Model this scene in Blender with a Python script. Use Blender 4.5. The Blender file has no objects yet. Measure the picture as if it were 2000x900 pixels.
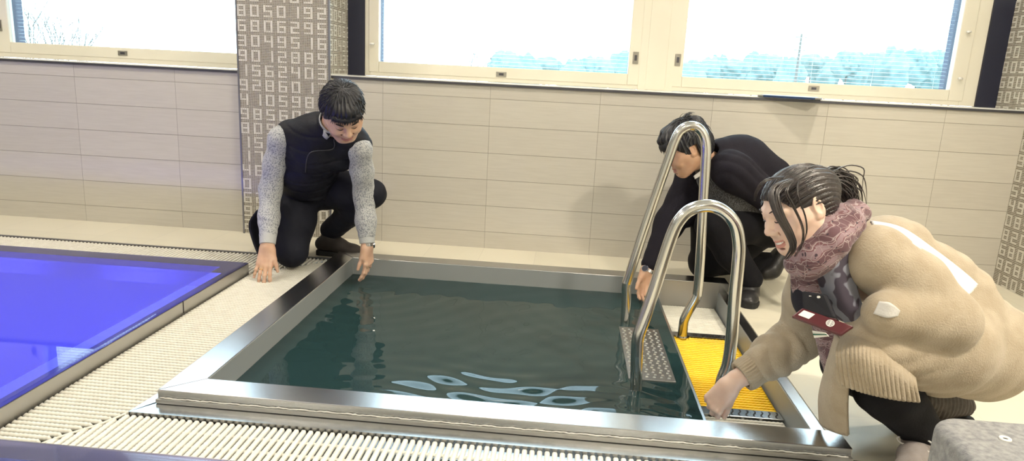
SKY = 9.0
LAMP = 118.0
import bpy, bmesh, math, random
import numpy as np
from mathutils import Vector, Matrix, Euler
random.seed(7)
rng = np.random.default_rng(7)
SC = bpy.context.scene
COL = SC.collection
PI = math.pi

# ------------------------------------------------------------------ camera
CAM = np.array([1.0372, 0.0, 0.9987])
yaw, pitch, roll, FPX = -0.072, -0.2224, 0.0501, 1374.58
fwd = np.array([math.sin(yaw)*math.cos(pitch), math.cos(yaw)*math.cos(pitch), math.sin(pitch)])
r0 = np.array([math.cos(yaw), -math.sin(yaw), 0.0]); u0 = np.cross(r0, fwd)
RR = math.cos(roll)*r0 + math.sin(roll)*u0
UU = -math.sin(roll)*r0 + math.cos(roll)*u0
cd = bpy.data.cameras.new('camera'); cam = bpy.data.objects.new('camera', cd); COL.objects.link(cam)
cd.sensor_fit = 'HORIZONTAL'; cd.sensor_width = 36.0; cd.lens = FPX/2000*36.0; cd.clip_end = 500; cd.clip_start = 0.05
M = Matrix(((RR[0], UU[0], -fwd[0], CAM[0]), (RR[1], UU[1], -fwd[1], CAM[1]), (RR[2], UU[2], -fwd[2], CAM[2]), (0, 0, 0, 1)))
cam.matrix_world = M
SC.camera = cam
SC.view_settings.view_transform = 'Standard'; SC.view_settings.look = 'None'
SC.view_settings.gamma = 1.0; SC.view_settings.exposure = 0.0; SC.view_settings.use_curve_mapping = False

def at(x, y, Y):
    """point of the room that stands at depth Y (metres along the floor) in photo direction x, y"""
    d = fwd + RR*(x-1000)/FPX - UU*(y-450)/FPX
    return CAM + d*(Y-CAM[1])/d[1]

# ------------------------------------------------------------------ materials
def new_mat(name):
    m = bpy.data.materials.new(name); m.use_nodes = True
    nt = m.node_tree; nt.nodes.clear()
    out = nt.nodes.new('ShaderNodeOutputMaterial')
    return m, nt, out
def L(nt, a, b): nt.links.new(a, b)
def N(nt, t, **kw):
    n = nt.nodes.new(t)
    for k, v in kw.items():
        if k.startswith('in_'):
            key = k[3:]
            key = int(key) if key.isdigit() else key.replace('_', ' ')
            n.inputs[key].default_value = v
        else: setattr(n, k, v)
    return n
def rgba(c): return (c[0], c[1], c[2], 1.0)
def mat(name, col, rough=0.5, metal=0.0, bump=0.0, bscale=60.0, col2=None, cscale=8.0, spec=0.5, sheen=0.0, stretch=None, detail=3.0, ctr=(0.35, 0.65), sss=0.0):
    m, nt, out = new_mat(name)
    p = N(nt, 'ShaderNodeBsdfPrincipled')
    p.inputs['Base Color'].default_value = rgba(col); p.inputs['Roughness'].default_value = rough
    p.inputs['Metallic'].default_value = metal; p.inputs['Specular IOR Level'].default_value = spec
    if sheen: p.inputs['Sheen Weight'].default_value = sheen
    if sss:
        p.inputs['Subsurface Weight'].default_value = sss; p.inputs['Subsurface Radius'].default_value = (1.0, .3, .15); p.inputs['Subsurface Scale'].default_value = 0.008
    L(nt, p.outputs[0], out.inputs[0])
    tc = N(nt, 'ShaderNodeTexCoord'); vec = tc.outputs['Object']
    if stretch:
        mp = N(nt, 'ShaderNodeMapping'); mp.inputs['Scale'].default_value = stretch; L(nt, vec, mp.inputs[0]); vec = mp.outputs[0]
    if col2 is not None:
        n = N(nt, 'ShaderNodeTexNoise', in_Scale=cscale, in_Detail=detail); L(nt, vec, n.inputs['Vector'])
        r = N(nt, 'ShaderNodeValToRGB'); r.color_ramp.elements[0].position = ctr[0]; r.color_ramp.elements[1].position = ctr[1]
        r.color_ramp.elements[0].color = rgba(col); r.color_ramp.elements[1].color = rgba(col2)
        L(nt, n.outputs['Fac'], r.inputs[0]); L(nt, r.outputs[0], p.inputs['Base Color'])
    if bump:
        n2 = N(nt, 'ShaderNodeTexNoise', in_Scale=bscale, in_Detail=4.0); L(nt, vec, n2.inputs['Vector'])
        b = N(nt, 'ShaderNodeBump', in_Strength=bump, in_Distance=0.004); L(nt, n2.outputs['Fac'], b.inputs['Height']); L(nt, b.outputs[0], p.inputs['Normal'])
    return m

def wall_tile_mat():
    # 60 x 15 cm cream wall tiles laid in stacked courses with fine pale joints
    m, nt, out = new_mat('wall_tile')
    p = N(nt, 'ShaderNodeBsdfPrincipled', in_Roughness=0.32); L(nt, p.outputs[0], out.inputs[0])
    tc = N(nt, 'ShaderNodeTexCoord'); sp = N(nt, 'ShaderNodeSeparateXYZ'); L(nt, tc.outputs['Object'], sp.inputs[0])
    def joint(sock, off, per, wid):
        a = N(nt, 'ShaderNodeMath', operation='ADD', in_1=off); L(nt, sock, a.inputs[0])
        mo = N(nt, 'ShaderNodeMath', operation='FLOORED_MODULO', in_1=per); L(nt, a.outputs[0], mo.inputs[0])
        s = N(nt, 'ShaderNodeMath', operation='SUBTRACT', in_1=per/2); L(nt, mo.outputs[0], s.inputs[0])
        ab = N(nt, 'ShaderNodeMath', operation='ABSOLUTE'); L(nt, s.outputs[0], ab.inputs[0])
        g = N(nt, 'ShaderNodeMath', operation='GREATER_THAN', in_1=per/2-wid); L(nt, ab.outputs[0], g.inputs[0])
        return g.outputs[0], a.outputs[0]
    jx, ax = joint(sp.outputs[0], 12.0, 0.6, 0.0010)
    jz, az = joint(sp.outputs[2], 1.5-0.0996, 0.1497, 0.0013)
    mx = N(nt, 'ShaderNodeMath', operation='MAXIMUM'); L(nt, jx, mx.inputs[0]); L(nt, jz, mx.inputs[1])
    # tone of each tile
    fx = N(nt, 'ShaderNodeMath', operation='DIVIDE', in_1=0.6); L(nt, ax, fx.inputs[0]); fxx = N(nt, 'ShaderNodeMath', operation='FLOOR'); L(nt, fx.outputs[0], fxx.inputs[0])
    fz = N(nt, 'ShaderNodeMath', operation='DIVIDE', in_1=0.1497); L(nt, az, fz.inputs[0]); fzz = N(nt, 'ShaderNodeMath', operation='FLOOR'); L(nt, fz.outputs[0], fzz.inputs[0])
    cb = N(nt, 'ShaderNodeCombineXYZ'); L(nt, fxx.outputs[0], cb.inputs[0]); L(nt, fzz.outputs[0], cb.inputs[1])
    wn = N(nt, 'ShaderNodeTexWhiteNoise', noise_dimensions='3D'); L(nt, cb.outputs[0], wn.inputs['Vector'])
    mp = N(nt, 'ShaderNodeMapping'); mp.inputs['Scale'].default_value = (1.5, 1, 22); L(nt, tc.outputs['Object'], mp.inputs[0])
    ns = N(nt, 'ShaderNodeTexNoise', in_Scale=6.0, in_Detail=4.0); L(nt, mp.outputs[0], ns.inputs['Vector'])
    ad = N(nt, 'ShaderNodeMath', operation='MULTIPLY_ADD', in_1=0.35); L(nt, wn.outputs['Value'], ad.inputs[0]); L(nt, ns.outputs['Fac'], ad.inputs[2])
    rp = N(nt, 'ShaderNodeValToRGB'); rp.color_ramp.elements[0].position = .25; rp.color_ramp.elements[1].position = .95
    rp.color_ramp.elements[0].color = (0.505, 0.475, 0.415, 1); rp.color_ramp.elements[1].color = (0.575, 0.545, 0.48, 1)
    L(nt, ad.outputs[0], rp.inputs[0])
    mix = N(nt, 'ShaderNodeMix', data_type='RGBA'); L(nt, mx.outputs[0], mix.inputs[0]); L(nt, rp.outputs[0], mix.inputs[6]); mix.inputs[7].default_value = (0.30, 0.275, 0.235, 1)
    L(nt, mix.outputs[2], p.inputs['Base Color'])
    inv = N(nt, 'ShaderNodeMath', operation='SUBTRACT', in_0=1.0); L(nt, mx.outputs[0], inv.inputs[1])
    b = N(nt, 'ShaderNodeBump', in_Strength=0.9, in_Distance=0.003); L(nt, inv.outputs[0], b.inputs['Height']); L(nt, b.outputs[0], p.inputs['Normal'])
    return m

def floor_tile_mat():
    m, nt, out = new_mat('floor_tile')
    p = N(nt, 'ShaderNodeBsdfPrincipled', in_Roughness=0.38); L(nt, p.outputs[0], out.inputs[0])
    tc = N(nt, 'ShaderNodeTexCoord')
    br = N(nt, 'ShaderNodeTexBrick', offset=0.0, in_Scale=1.0)
    br.inputs['Color1'].default_value = (0.70, 0.655, 0.53, 1); br.inputs['Color2'].default_value = (0.66, 0.62, 0.50, 1); br.inputs['Mortar'].default_value = (0.60, 0.56, 0.46, 1)
    br.inputs['Mortar Size'].default_value = 0.0018; br.inputs['Brick Width'].default_value = 0.3; br.inputs['Row Height'].default_value = 0.3
    L(nt, tc.outputs['Object'], br.inputs['Vector'])
    L(nt, br.outputs['Color'], p.inputs['Base Color'])
    ns = N(nt, 'ShaderNodeTexNoise', in_Scale=90.0, in_Detail=3.0); L(nt, tc.outputs['Object'], ns.inputs['Vector'])
    b = N(nt, 'ShaderNodeBump', in_Strength=0.12, in_Distance=0.003); L(nt, ns.outputs['Fac'], b.inputs['Height']); L(nt, b.outputs[0], p.inputs['Normal'])
    return m

def steel_mat(name, base=(0.52, 0.525, 0.53), rough=0.24, sc=(3, 260, 260), wet=0.0):
    m, nt, out = new_mat(name)
    p = N(nt, 'ShaderNodeBsdfPrincipled', in_Roughness=rough, in_Metallic=1.0); p.inputs['Base Color'].default_value = rgba(base)
    L(nt, p.outputs[0], out.inputs[0])
    tc = N(nt, 'ShaderNodeTexCoord'); mp = N(nt, 'ShaderNodeMapping'); mp.inputs['Scale'].default_value = sc; L(nt, tc.outputs['Object'], mp.inputs[0])
    ns = N(nt, 'ShaderNodeTexNoise', in_Scale=1.0, in_Detail=3.0); L(nt, mp.outputs[0], ns.inputs['Vector'])
    rr = N(nt, 'ShaderNodeMapRange'); rr.inputs['To Min'].default_value = rough-0.02; rr.inputs['To Max'].default_value = rough+0.02
    L(nt, ns.outputs['Fac'], rr.inputs['Value']); L(nt, rr.outputs[0], p.inputs['Roughness'])
    n2 = N(nt, 'ShaderNodeTexNoise', in_Scale=5.0, in_Detail=2.0); L(nt, tc.outputs['Object'], n2.inputs['Vector'])
    b = N(nt, 'ShaderNodeBump', in_Strength=0.035, in_Distance=0.01); L(nt, n2.outputs['Fac'], b.inputs['Height']); L(nt, b.outputs[0], p.inputs['Normal'])
    return m

def water_mat(name, body, tint, keep, bs=14.0, bstr=0.25, ior=1.33):
    """surface of clear to slightly cloudy water: Fresnel mirror over cloudy body colour and tinted see-through"""
    m, nt, out = new_mat(name)
    tr = N(nt, 'ShaderNodeBsdfTransparent'); tr.inputs[0].default_value = rgba(tint)
    df = N(nt, 'ShaderNodeBsdfDiffuse'); df.inputs[0].default_value = rgba(body)
    mx = N(nt, 'ShaderNodeMixShader'); mx.inputs[0].default_value = keep; L(nt, tr.outputs[0], mx.inputs[1]); L(nt, df.outputs[0], mx.inputs[2])
    gl = N(nt, 'ShaderNodeBsdfGlossy'); gl.inputs['Roughness'].default_value = 0.02
    tc = N(nt, 'ShaderNodeTexCoord'); ns = N(nt, 'ShaderNodeTexNoise', in_Scale=bs, in_Detail=2.0); L(nt, tc.outputs['Object'], ns.inputs['Vector'])
    b = N(nt, 'ShaderNodeBump', in_Strength=bstr, in_Distance=0.004); L(nt, ns.outputs['Fac'], b.inputs['Height'])
    fr = N(nt, 'ShaderNodeFresnel', in_IOR=ior); L(nt, b.outputs[0], fr.inputs['Normal']); L(nt, b.outputs[0], gl.inputs['Normal'])
    m2 = N(nt, 'ShaderNodeMixShader'); L(nt, fr.outputs[0], m2.inputs[0]); L(nt, mx.outputs[0], m2.inputs[1]); L(nt, gl.outputs[0], m2.inputs[2])
    L(nt, m2.outputs[0], out.inputs[0])
    return m

def glass_mat():
    m, nt, out = new_mat('window_glass')
    tr = N(nt, 'ShaderNodeBsdfTransparent'); tr.inputs[0].default_value = (0.93, 0.97, 0.97, 1)
    gl = N(nt, 'ShaderNodeBsdfGlossy'); gl.inputs['Roughness'].default_value = 0.02
    fr = N(nt, 'ShaderNodeFresnel', in_IOR=1.45)
    m2 = N(nt, 'ShaderNodeMixShader'); L(nt, fr.outputs[0], m2.inputs[0]); L(nt, tr.outputs[0], m2.inputs[1]); L(nt, gl.outputs[0], m2.inputs[2])
    L(nt, m2.outputs[0], out.inputs[0]); return m

def emit_mat(name, col, st):
    m, nt, out = new_mat(name); e = N(nt, 'ShaderNodeEmission', in_Strength=st); e.inputs[0].default_value = rgba(col); L(nt, e.outputs[0], out.inputs[0]); return m

MT = dict(
 wall=wall_tile_mat(), floor=floor_tile_mat(),
 plaster=mat('painted_plaster', (0.72, 0.69, 0.62), 0.7),
 ceiling=mat('ceiling_paint', (0.75, 0.74, 0.70), 0.8),
 grout=mat('pale_grout', (0.72, 0.70, 0.63), 0.8),
 mlight=mat('light_mosaic', (0.64, 0.61, 0.54), 0.2, col2=(0.74, 0.71, 0.64), cscale=40),
 mdark=mat('grey_mosaic', (0.245, 0.22, 0.175), 0.25, col2=(0.335, 0.30, 0.245), cscale=60),
 steel=steel_mat('brushed_steel'), steel_side=steel_mat('brushed_steel_side', (0.50, 0.49, 0.47), 0.36),
 steel_dark=steel_mat('wet_steel', (0.40, 0.42, 0.44), 0.30, (40, 40, 40)),
 tube=steel_mat('polished_tube', (0.66, 0.65, 0.62), 0.16, (300, 300, 3)),
 grate=mat('white_plastic', (0.74, 0.71, 0.62), 0.42, col2=(0.80, 0.775, 0.69), cscale=30, bump=0.15, bscale=200),
 yellow=mat('yellow_plastic', (0.98, 0.58, 0.008), 0.36, col2=(1.0, 0.66, 0.015), cscale=40, bump=0.15, bscale=200),
 gutter=mat('gutter_plastic', (0.10, 0.095, 0.08), 0.6),
 black=mat('black_gap', (0.012, 0.012, 0.014), 0.6),
 frame=mat('cream_paint', (0.70, 0.665, 0.555), 0.38, col2=(0.73, 0.695, 0.585), cscale=3),
 sill=mat('white_sill', (0.82, 0.81, 0.77), 0.25),
 navy=mat('navy_panel', (0.014, 0.016, 0.035), 0.4),
 edge=mat('dark_metal_edge', (0.10, 0.10, 0.115), 0.35, metal=0.7),
 trimgrey=mat('grey_corner_trim', (0.22, 0.22, 0.24), 0.35, metal=0.6),
 slat=mat('blind_slat', (0.62, 0.70, 0.74), 0.45),
 jamb=mat('dark_outer_jamb', (0.055, 0.065, 0.10), 0.7),
 latch=mat('latch_metal', (0.42, 0.40, 0.36), 0.32, metal=1.0),
 glass=glass_mat(),
 satin=mat('satin_steel', (.34, .36, .36), .5, metal=.35),
 caulk=mat('white_sealant', (0.75, 0.74, 0.70), 0.6, bump=0.8, bscale=120),
 basin=mat('pool_basin', (0.55, 0.60, 0.66), 0.5),
)

# ------------------------------------------------------------------ mesh helpers
WORLD = set()      # empties whose parts are written in room coordinates
def obj(name, verts, faces, m, parent=None, smooth=False, mats=None, midx=None, loc=None):
    me = bpy.data.meshes.new(name)
    me.from_pydata([tuple(map(float, v)) for v in verts], [], [tuple(int(i) for i in f) for f in faces])
    for mm in (mats or [m]): me.materials.append(mm)
    if midx is not None: me.polygons.foreach_set('material_index', np.array(midx, dtype=np.int32))
    if smooth: me.polygons.foreach_set('use_smooth', np.ones(len(me.polygons), dtype=bool))
    me.update()
    o = bpy.data.objects.new(name, me); COL.objects.link(o)
    if parent is not None:
        o.parent = parent
        if parent.name in WORLD: o.matrix_parent_inverse = Matrix.Translation(-parent.location)
    if loc is not None: o.location = loc
    return o
class MB:
    def __init__(s): s.v = []; s.f = []; s.mi = []
    def add(s, V, F, mi=0):
        b = len(s.v); s.v += [tuple(map(float, v)) for v in V]; s.f += [tuple(i+b for i in f) for f in F]; s.mi += [mi]*len(F); return s
    def box(s, x0, x1, y0, y1, z0, z1, mi=0):
        V = [(x0,y0,z0),(x1,y0,z0),(x1,y1,z0),(x0,y1,z0),(x0,y0,z1),(x1,y0,z1),(x1,y1,z1),(x0,y1,z1)]
        return s.add(V, [(0,3,2,1),(4,5,6,7),(0,1,5,4),(1,2,6,5),(2,3,7,6),(3,0,4,7)], mi)
    def tube(s, pts, r, n=14, mi=0, cap=True, closed=False):
        P = [np.array(p, float) for p in pts]; m = len(P)
        rs = r if hasattr(r, '__len__') else [r]*m
        V = []; F = []; up = None
        for i in range(m):
            if closed: t = P[(i+1) % m]-P[i-1]
            else: t = P[min(i+1, m-1)]-P[max(i-1, 0)]
            t = t/(np.linalg.norm(t)+1e-12)
            if up is None:
                a = np.array([0, 0, 1.0]) if abs(t[2]) < .9 else np.array([1.0, 0, 0])
                up = np.cross(t, a)
            up = up - t*(up@t); up /= np.linalg.norm(up)+1e-12; w = np.cross(t, up)
            for k in range(n):
                a = 2*PI*k/n; V.append(P[i]+rs[i]*(math.cos(a)*up+math.sin(a)*w))
        for i in range(m-1 if not closed else m):
            j = (i+1) % m
            for k in range(n):
                F.append((i*n+k, i*n+(k+1) % n, j*n+(k+1) % n, j*n+k))
        if cap and not closed:
            F.append(tuple(range(n))[::-1]); F.append(tuple(range((m-1)*n, m*n)))
        return s.add(V, F, mi)
    def build(s, name, m, parent=None, smooth=False, mats=None, bevel=0.0, loc=None):
        o = obj(name, s.v, s.f, m, parent, smooth, mats, s.mi if mats else None, loc)
        if bevel:
            b = o.modifiers.new('bevel', 'BEVEL'); b.width = bevel; b.segments = 2; b.limit_method = 'ANGLE'; b.angle_limit = 0.6
        return o
def tag(o, label=None, cat=None, group=None, kind=None):
    if label: o['label'] = label
    if cat: o['category'] = cat
    if group: o['group'] = group
    if kind: o['kind'] = kind
    return o
def empty(name, loc=(0, 0, 0)):
    o = bpy.data.objects.new(name, None); o.location = loc; COL.objects.link(o); o.empty_display_size = 0.1
    return o
def child(o, root):
    """parent keeping world placement"""
    o.parent = root; o.matrix_parent_inverse = Matrix.Translation(root.location).inverted(); return o
def thing(name, label, cat, loc, group=None):
    o = empty(name, loc); WORLD.add(o.name); tag(o, label, cat, group); return o
def struct(o): o['kind'] = 'structure'; return o
def spline(pts, n=8, closed=False):
    P = [np.array(p, float) for p in pts]; out = []; m = len(P)
    for i in range(m if closed else m-1):
        if closed: a, b, c, d = P[i-1], P[i], P[(i+1) % m], P[(i+2) % m]
        else: a, b, c, d = P[max(i-1, 0)], P[i], P[i+1], P[min(i+2, m-1)]
        for k in range(n):
            t = k/n; out.append(0.5*((2*b)+(-a+c)*t+(2*a-5*b+4*c-d)*t*t+(-a+3*b-3*c+d)*t**3))
    if not closed: out.append(P[-1])
    return out

# ------------------------------------------------------------------ levels and plan (metres)
W = 3.905            # face of the tiled wall under the windows
YW = 4.20            # plane of the window sashes
XR = 3.404           # right wall
XL0 = -6.0; YB = -3.5; HC = 2.65
ZR = 0.0425          # top of the plunge pool rim
XA, YA = -0.107, 1.8125      # outer near left corner of the rim
XAI, YAI = -0.0054, 1.910
YCI, YD = 3.366, 3.4647
XB = 1.866
ZW = -0.044          # plunge pool water
XWR = 1.530          # weir
XR1, XR2 = 1.8196, 1.8612
ZCH = -0.089
XL, YL = -0.4335, 3.1175     # outer far right corner of the blue pool
YLN = 1.58
ZL = 0.050
XPB, YPB = -0.155, 1.745
YG0 = 3.459          # far edge of the gratings
YF = 1.494           # front pool outer edge
XF = 0.60            # front pool right end
# ------------------------------------------------------------------ shell
f = MB()
def slab(x0, x1, y0, y1, z=0.0, t=0.05): f.box(x0, x1, y0, y1, z-t, z)
slab(XL0, XA, YG0, W); slab(XA, XB, YD-.002, W); slab(XB-.002, XR, YPB, W); slab(XR2, XB-.002, YAI, YD)
slab(XF, XR, YB, YF-.02); slab(XL0, XF, YB, 0.0); slab(XL0, -3.3, 0.0, YG0)
slab(1.90, XR, YF-.02, YPB)
struct(f.build('floor', MT['floor']))
g = MB()   # the gutter under the gratings
g.box(-3.3, XB, YF-.05, YPB+.07, -0.16, -0.10); g.box(XL-.02, XA+.02, YPB, YG0, -0.16, -0.10); g.box(-3.3, XA, YL-.03, YG0, -0.16, -0.10)
g.box(XB, 1.90, YF-.02, YPB, -0.10, -0.002); g.box(-3.3, XA, YG0-.008, YG0-.001, -.1, -.001)
struct(g.build('trim_gutter', MT['gutter']))
b = MB(); b.box(-3.3, XA-.002, YG0-.001, YG0+.012, -.02, .0025)
struct(b.build('trim_grating_edge', MT['trimgrey']))
# back wall below and around the windows
b = MB(); b.box(XL0, XR, W, W+.5, -.05, 0.915)
struct(b.build('wall_back', MT['wall']))
b = MB(); b.box(XL0, XR+.3, W+.5, W+.55, -.05, HC)
# the pieces of outer wall above the windows
b2 = MB(); b2.box(XL0, XR, W, W+.5, 2.35, HC)
struct(b2.build('wall_lintel', MT['plaster']))
# sill
for n_, x0, x1 in ((1, XL0, -.803), (2, -.292, XR)):
    b = MB(); b.box(x0, x1, W-.004, YW+.02, 0.9155, 0.930)
    s = struct(b.build('trim_%d' % n_, MT['sill']))
    b = MB(); b.box(x0, x1, W-.010, W-.0045, 0.913, 0.926)
    struct(b.build('trim_%d' % (n_+2), MT['edge']))
b = MB(); b.box(XL0-.1, XL0, YB, W+.5, -.05, HC); struct(b.build('wall_left', MT['plaster']))
b = MB(); b.box(XL0, XR, YB-.1, YB, -.05, HC); struct(b.build('wall_front', MT['plaster']))
b = MB(); b.box(XL0-.1, XR+.3, YB-.1, W+.5, HC, HC+.1); struct(b.build('ceiling', MT['ceiling']))

# ---- mosaic with numerals
SEG = {'0': (1,1,1,0,1,1,1), '1': (0,0,1,0,0,1,0), '2': (1,0,1,1,1,0,1), '3': (1,0,1,1,0,1,1), '4': (0,1,1,1,0,1,0), '5': (1,1,0,1,0,1,1), '6': (1,1,0,1,1,1,1), '7': (1,0,1,0,0,1,0), '8': (1,1,1,1,1,1,1), '9': (1,1,1,1,0,1,1)}
ROWS = ['95680925', '90215164', '85617100', '20146548', '80501926', '68062958', '30495161', '90128856', '15624038', '92860175', '41059862', '98560319']
def is_light(c, r):
    """c, r: small-tile column and row (row counted downward); 6 x 9 tiles hold one numeral"""
    gx, x = divmod(c, 6); gy, y = divmod(r, 9)
    ch = ROWS[gy % len(ROWS)][(gx + 3*(gy//len(ROWS))) % 8]
    t, ul, ur, mid, ll, lr, bt = SEG[ch]
    if x > 3 or y > 6: return False
    if y == 0: return bool(t or (x == 0 and ul) or (x == 3 and ur))
    if y == 3: return bool(mid or (x == 0 and (ul or ll)) or (x == 3 and (ur or lr)))
    if y == 6: return bool(bt or (x == 0 and ll) or (x == 3 and lr))
    if x == 0: return bool(ul if y < 3 else ll)
    if x == 3: return bool(ur if y < 3 else lr)
    return False
def mosaic(name, origin, ux, width, z0, z1, normal, cw=0.01250, ch=0.00885, thick=0.0022):
    """a face of tiny glazed tiles; ux horizontal direction, small tiles raised on the grout backing"""
    ux = np.array(ux, float); nn = np.array(normal, float); o = np.array(origin, float)
    nc = int(width/cw); nr = int((z1-z0)/ch); off = (width-nc*cw)/2
    V = []; F = []; MI = []
    g = 0.0007
    for r in range(nr):
        zt = z1-r*ch; zb = zt-ch
        if zb < z0: break
        for c in range(nc):
            a = off+c*cw; g = .0004 if is_light(c, r) else .0013
            p = [o+ux*(a+g)+np.array([0, 0, zb+g]), o+ux*(a+cw-g)+np.array([0, 0, zb+g]), o+ux*(a+cw-g)+np.array([0, 0, zt-g]), o+ux*(a+g)+np.array([0, 0, zt-g])]
            i = len(V); V += [q+nn*thick for q in p]+[q for q in p]
            F += [(i, i+1, i+2, i+3), (i, i+4, i+5, i+1), (i+1, i+5, i+6, i+2), (i+2, i+6, i+7, i+3), (i+3, i+7, i+4, i)]
            MI += [0 if is_light(c, r) else 1]*5
    return obj(name, V, F, None, None, False, [MT['mlight'], MT['mdark']], MI)
PX0, PX1, PY = -0.808, -0.291, W-.035
b = MB(); b.box(PX0, PX1, PY, W+.5, -.01, HC)
pil = struct(b.build('wall_pillar', MT['grout']))
mf = struct(mosaic('pillar_front_mosaic', (PX0, PY, 0), (1, 0, 0), PX1-PX0, 0.0, 1.6, (0, -1, 0))); mf.parent = pil
ms = struct(mosaic('pillar_side_mosaic', (PX1, PY, 0), (0, 1, 0), YW-PY+.02, 0.93, 1.6, (1, 0, 0), cw=0.0125)); ms.parent = pil
b = MB()
for xx in (PX0, PX1): b.box(xx-.005, xx+.005, PY-.004, PY+.006, 0, 1.62)
t_ = struct(b.build('pillar_corner_trim', MT['trimgrey'])); t_.parent = pil
b = MB(); b.box(XR, XR+.1, YB, W+.5, -.05, HC)
wr = struct(b.build('wall_right', MT['grout']))
mw = struct(mosaic('right_wall_mosaic', (XR, YW, 0), (0, -1, 0), YW-3.0, 0.0, 1.5, (-1, 0, 0))); mw.parent = wr

# ------------------------------------------------------------------ windows
def rect_frame(mb, x0, x1, z0, z1, w0, w1, wb, wt, y0, y1, mi=0):
    mb.box(x0, x0+w0, y0, y1, z0, z1, mi); mb.box(x1-w1, x1, y0, y1, z0, z1, mi)
    mb.box(x0+w0, x1-w1, y0, y1, z0, z0+wb, mi); mb.box(x0+w0, x1-w1, y0, y1, z1-wt, z1, mi)
ZT = 2.30
def sash(win, x0, x1, zb, gl, gr, gb, latches, knobs, slats=True):
    """x0..x1 outer sash; gl, gr, gb glass edges"""
    m = MB(); rect_frame(m, x0, x1, zb, ZT-.03, gl-x0, x1-gr, gb-zb, .07, YW, YW+.05)
    s = m.build('sash', MT['frame'], win, bevel=.004)
    m = MB(); m.box(gl-.004, gr+.004, YW+.022, YW+.028, gb-.004, ZT-.09); m.build('pane', MT['glass'], win)
    m = MB()      # dark outer box between the inner and the outer pane
    y0, y1 = YW+.052, YW+.135
    m.box(gl-.030, gl-.004, y0, y1, gb-.03, ZT-.05); m.box(gr+.004, gr+.030, y0, y1, gb-.03, ZT-.05)
    m.build('outer_jamb', MT['jamb'], win)
    m = MB(); m.box(gl-.004, gr+.004, y0, y1, gb-.035, gb-.006); m.build('outer_ledge', MT['sill'], win)
    m = MB(); z = gb+.012
    while z < ZT-.1:
        V = [(gl, y0+.024, z-.001), (gr, y0+.024, z-.001), (gr, y0+.036, z+.0005), (gl, y0+.036, z+.0005),
             (gl, y0+.024, z-.0002), (gr, y0+.024, z-.0002), (gr, y0+.036, z+.0013), (gl, y0+.036, z+.0013)]
        m.add(V, [(0,3,2,1),(4,5,6,7),(0,1,5,4),(1,2,6,5),(2,3,7,6),(3,0,4,7)]); z += .0215
    for k in range(5):
        xx = gl+.06+(gr-gl-.12)*k/4
        m.box(xx-.0007, xx+.0007, y0+.020, y0+.022, gb, ZT-.1)
    m.build('blind', MT['slat'], win)
    for (x, z, vert) in latches:
        w, h = (.016, .034) if vert else (.030, .015)
        m = MB(); m.box(x-w, x+w, YW-.004, YW, z-h, z+h)
        l_ = m.build('latch', MT['latch'], win, bevel=.0015)
        m = MB(); q = .45
        m.box(x-w*q, x+w*q, YW-.0062, YW-.004, z-h*q, z+h*q); m.build('keyhole', MT['edge'], l_)
    for (x, z) in knobs:
        m = MB(); m.tube([(x, YW, z), (x, YW-.018, z), (x-.02, YW-.022, z)], .006, 10); m.build('knob', MT['sill'], win, smooth=True)
def window(n, x0, x1, z0, mull=None):
    w_ = empty('window_%d' % n, ((x0+x1)/2, YW, z0)); WORLD.add(w_.name); struct(w_)
    m = MB(); rect_frame(m, x0, x1, z0, ZT, .03, .085, .032, .03, YW+.004, YW+.12)
    m.build('frame', MT['frame'], w_, bevel=.003)
    if mull:
        m = MB(); m.box(mull[0], mull[1], YW-.002, YW+.125, z0-.001, ZT); m.build('mullion', MT['frame'], w_)
    if mull:
        m = MB(); c = (mull[0]+mull[1])/2; m.box(c-.0575, c+.0575, YW-.004, YW+.004, z0, ZT); m.build('mullion_cover', MT['frame'], w_, bevel=.003)
    return w_
w2 = window(2, -.19, 3.293, .931, (1.42, 1.615))
sash(w2, -.167, 1.432, .953, -.107, 1.357, 1.016, [(.626, .977, False), (1.395, 1.107, True)], [(-.135, 1.115)])
sash(w2, 1.601, 3.224, .956, 1.667, 3.146, 1.016, [(1.634, 1.107, True), (2.407, .986, False)], [(3.19, 1.08), (3.19, 1.33)])
w1 = window(1, -4.9, -.81, .931, (-2.92, -2.50))
sash(w1, -2.50, -.83, .958, -2.413, -.90, 1.022, [(-1.689, .989, False), (-2.468, 1.117, True)], [])
sash(w1, -4.85, -2.93, .958, -4.75, -2.73, 1.022, [], [])
b = MB()
b.box(-.291, -.19, YW-.006, YW+.3, .930, ZT); b.box(3.293, XR, YW-.006, YW+.3, .930, ZT)
struct(b.build('trim_5', MT['navy']))
b = MB(); b.box(XL0, -4.9, YW-.006, YW+.3, .930, HC); b.box(XL0, XR, YW-.006, YW+.3, ZT, HC)
struct(b.build('wall_upper', MT['plaster']))
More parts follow.
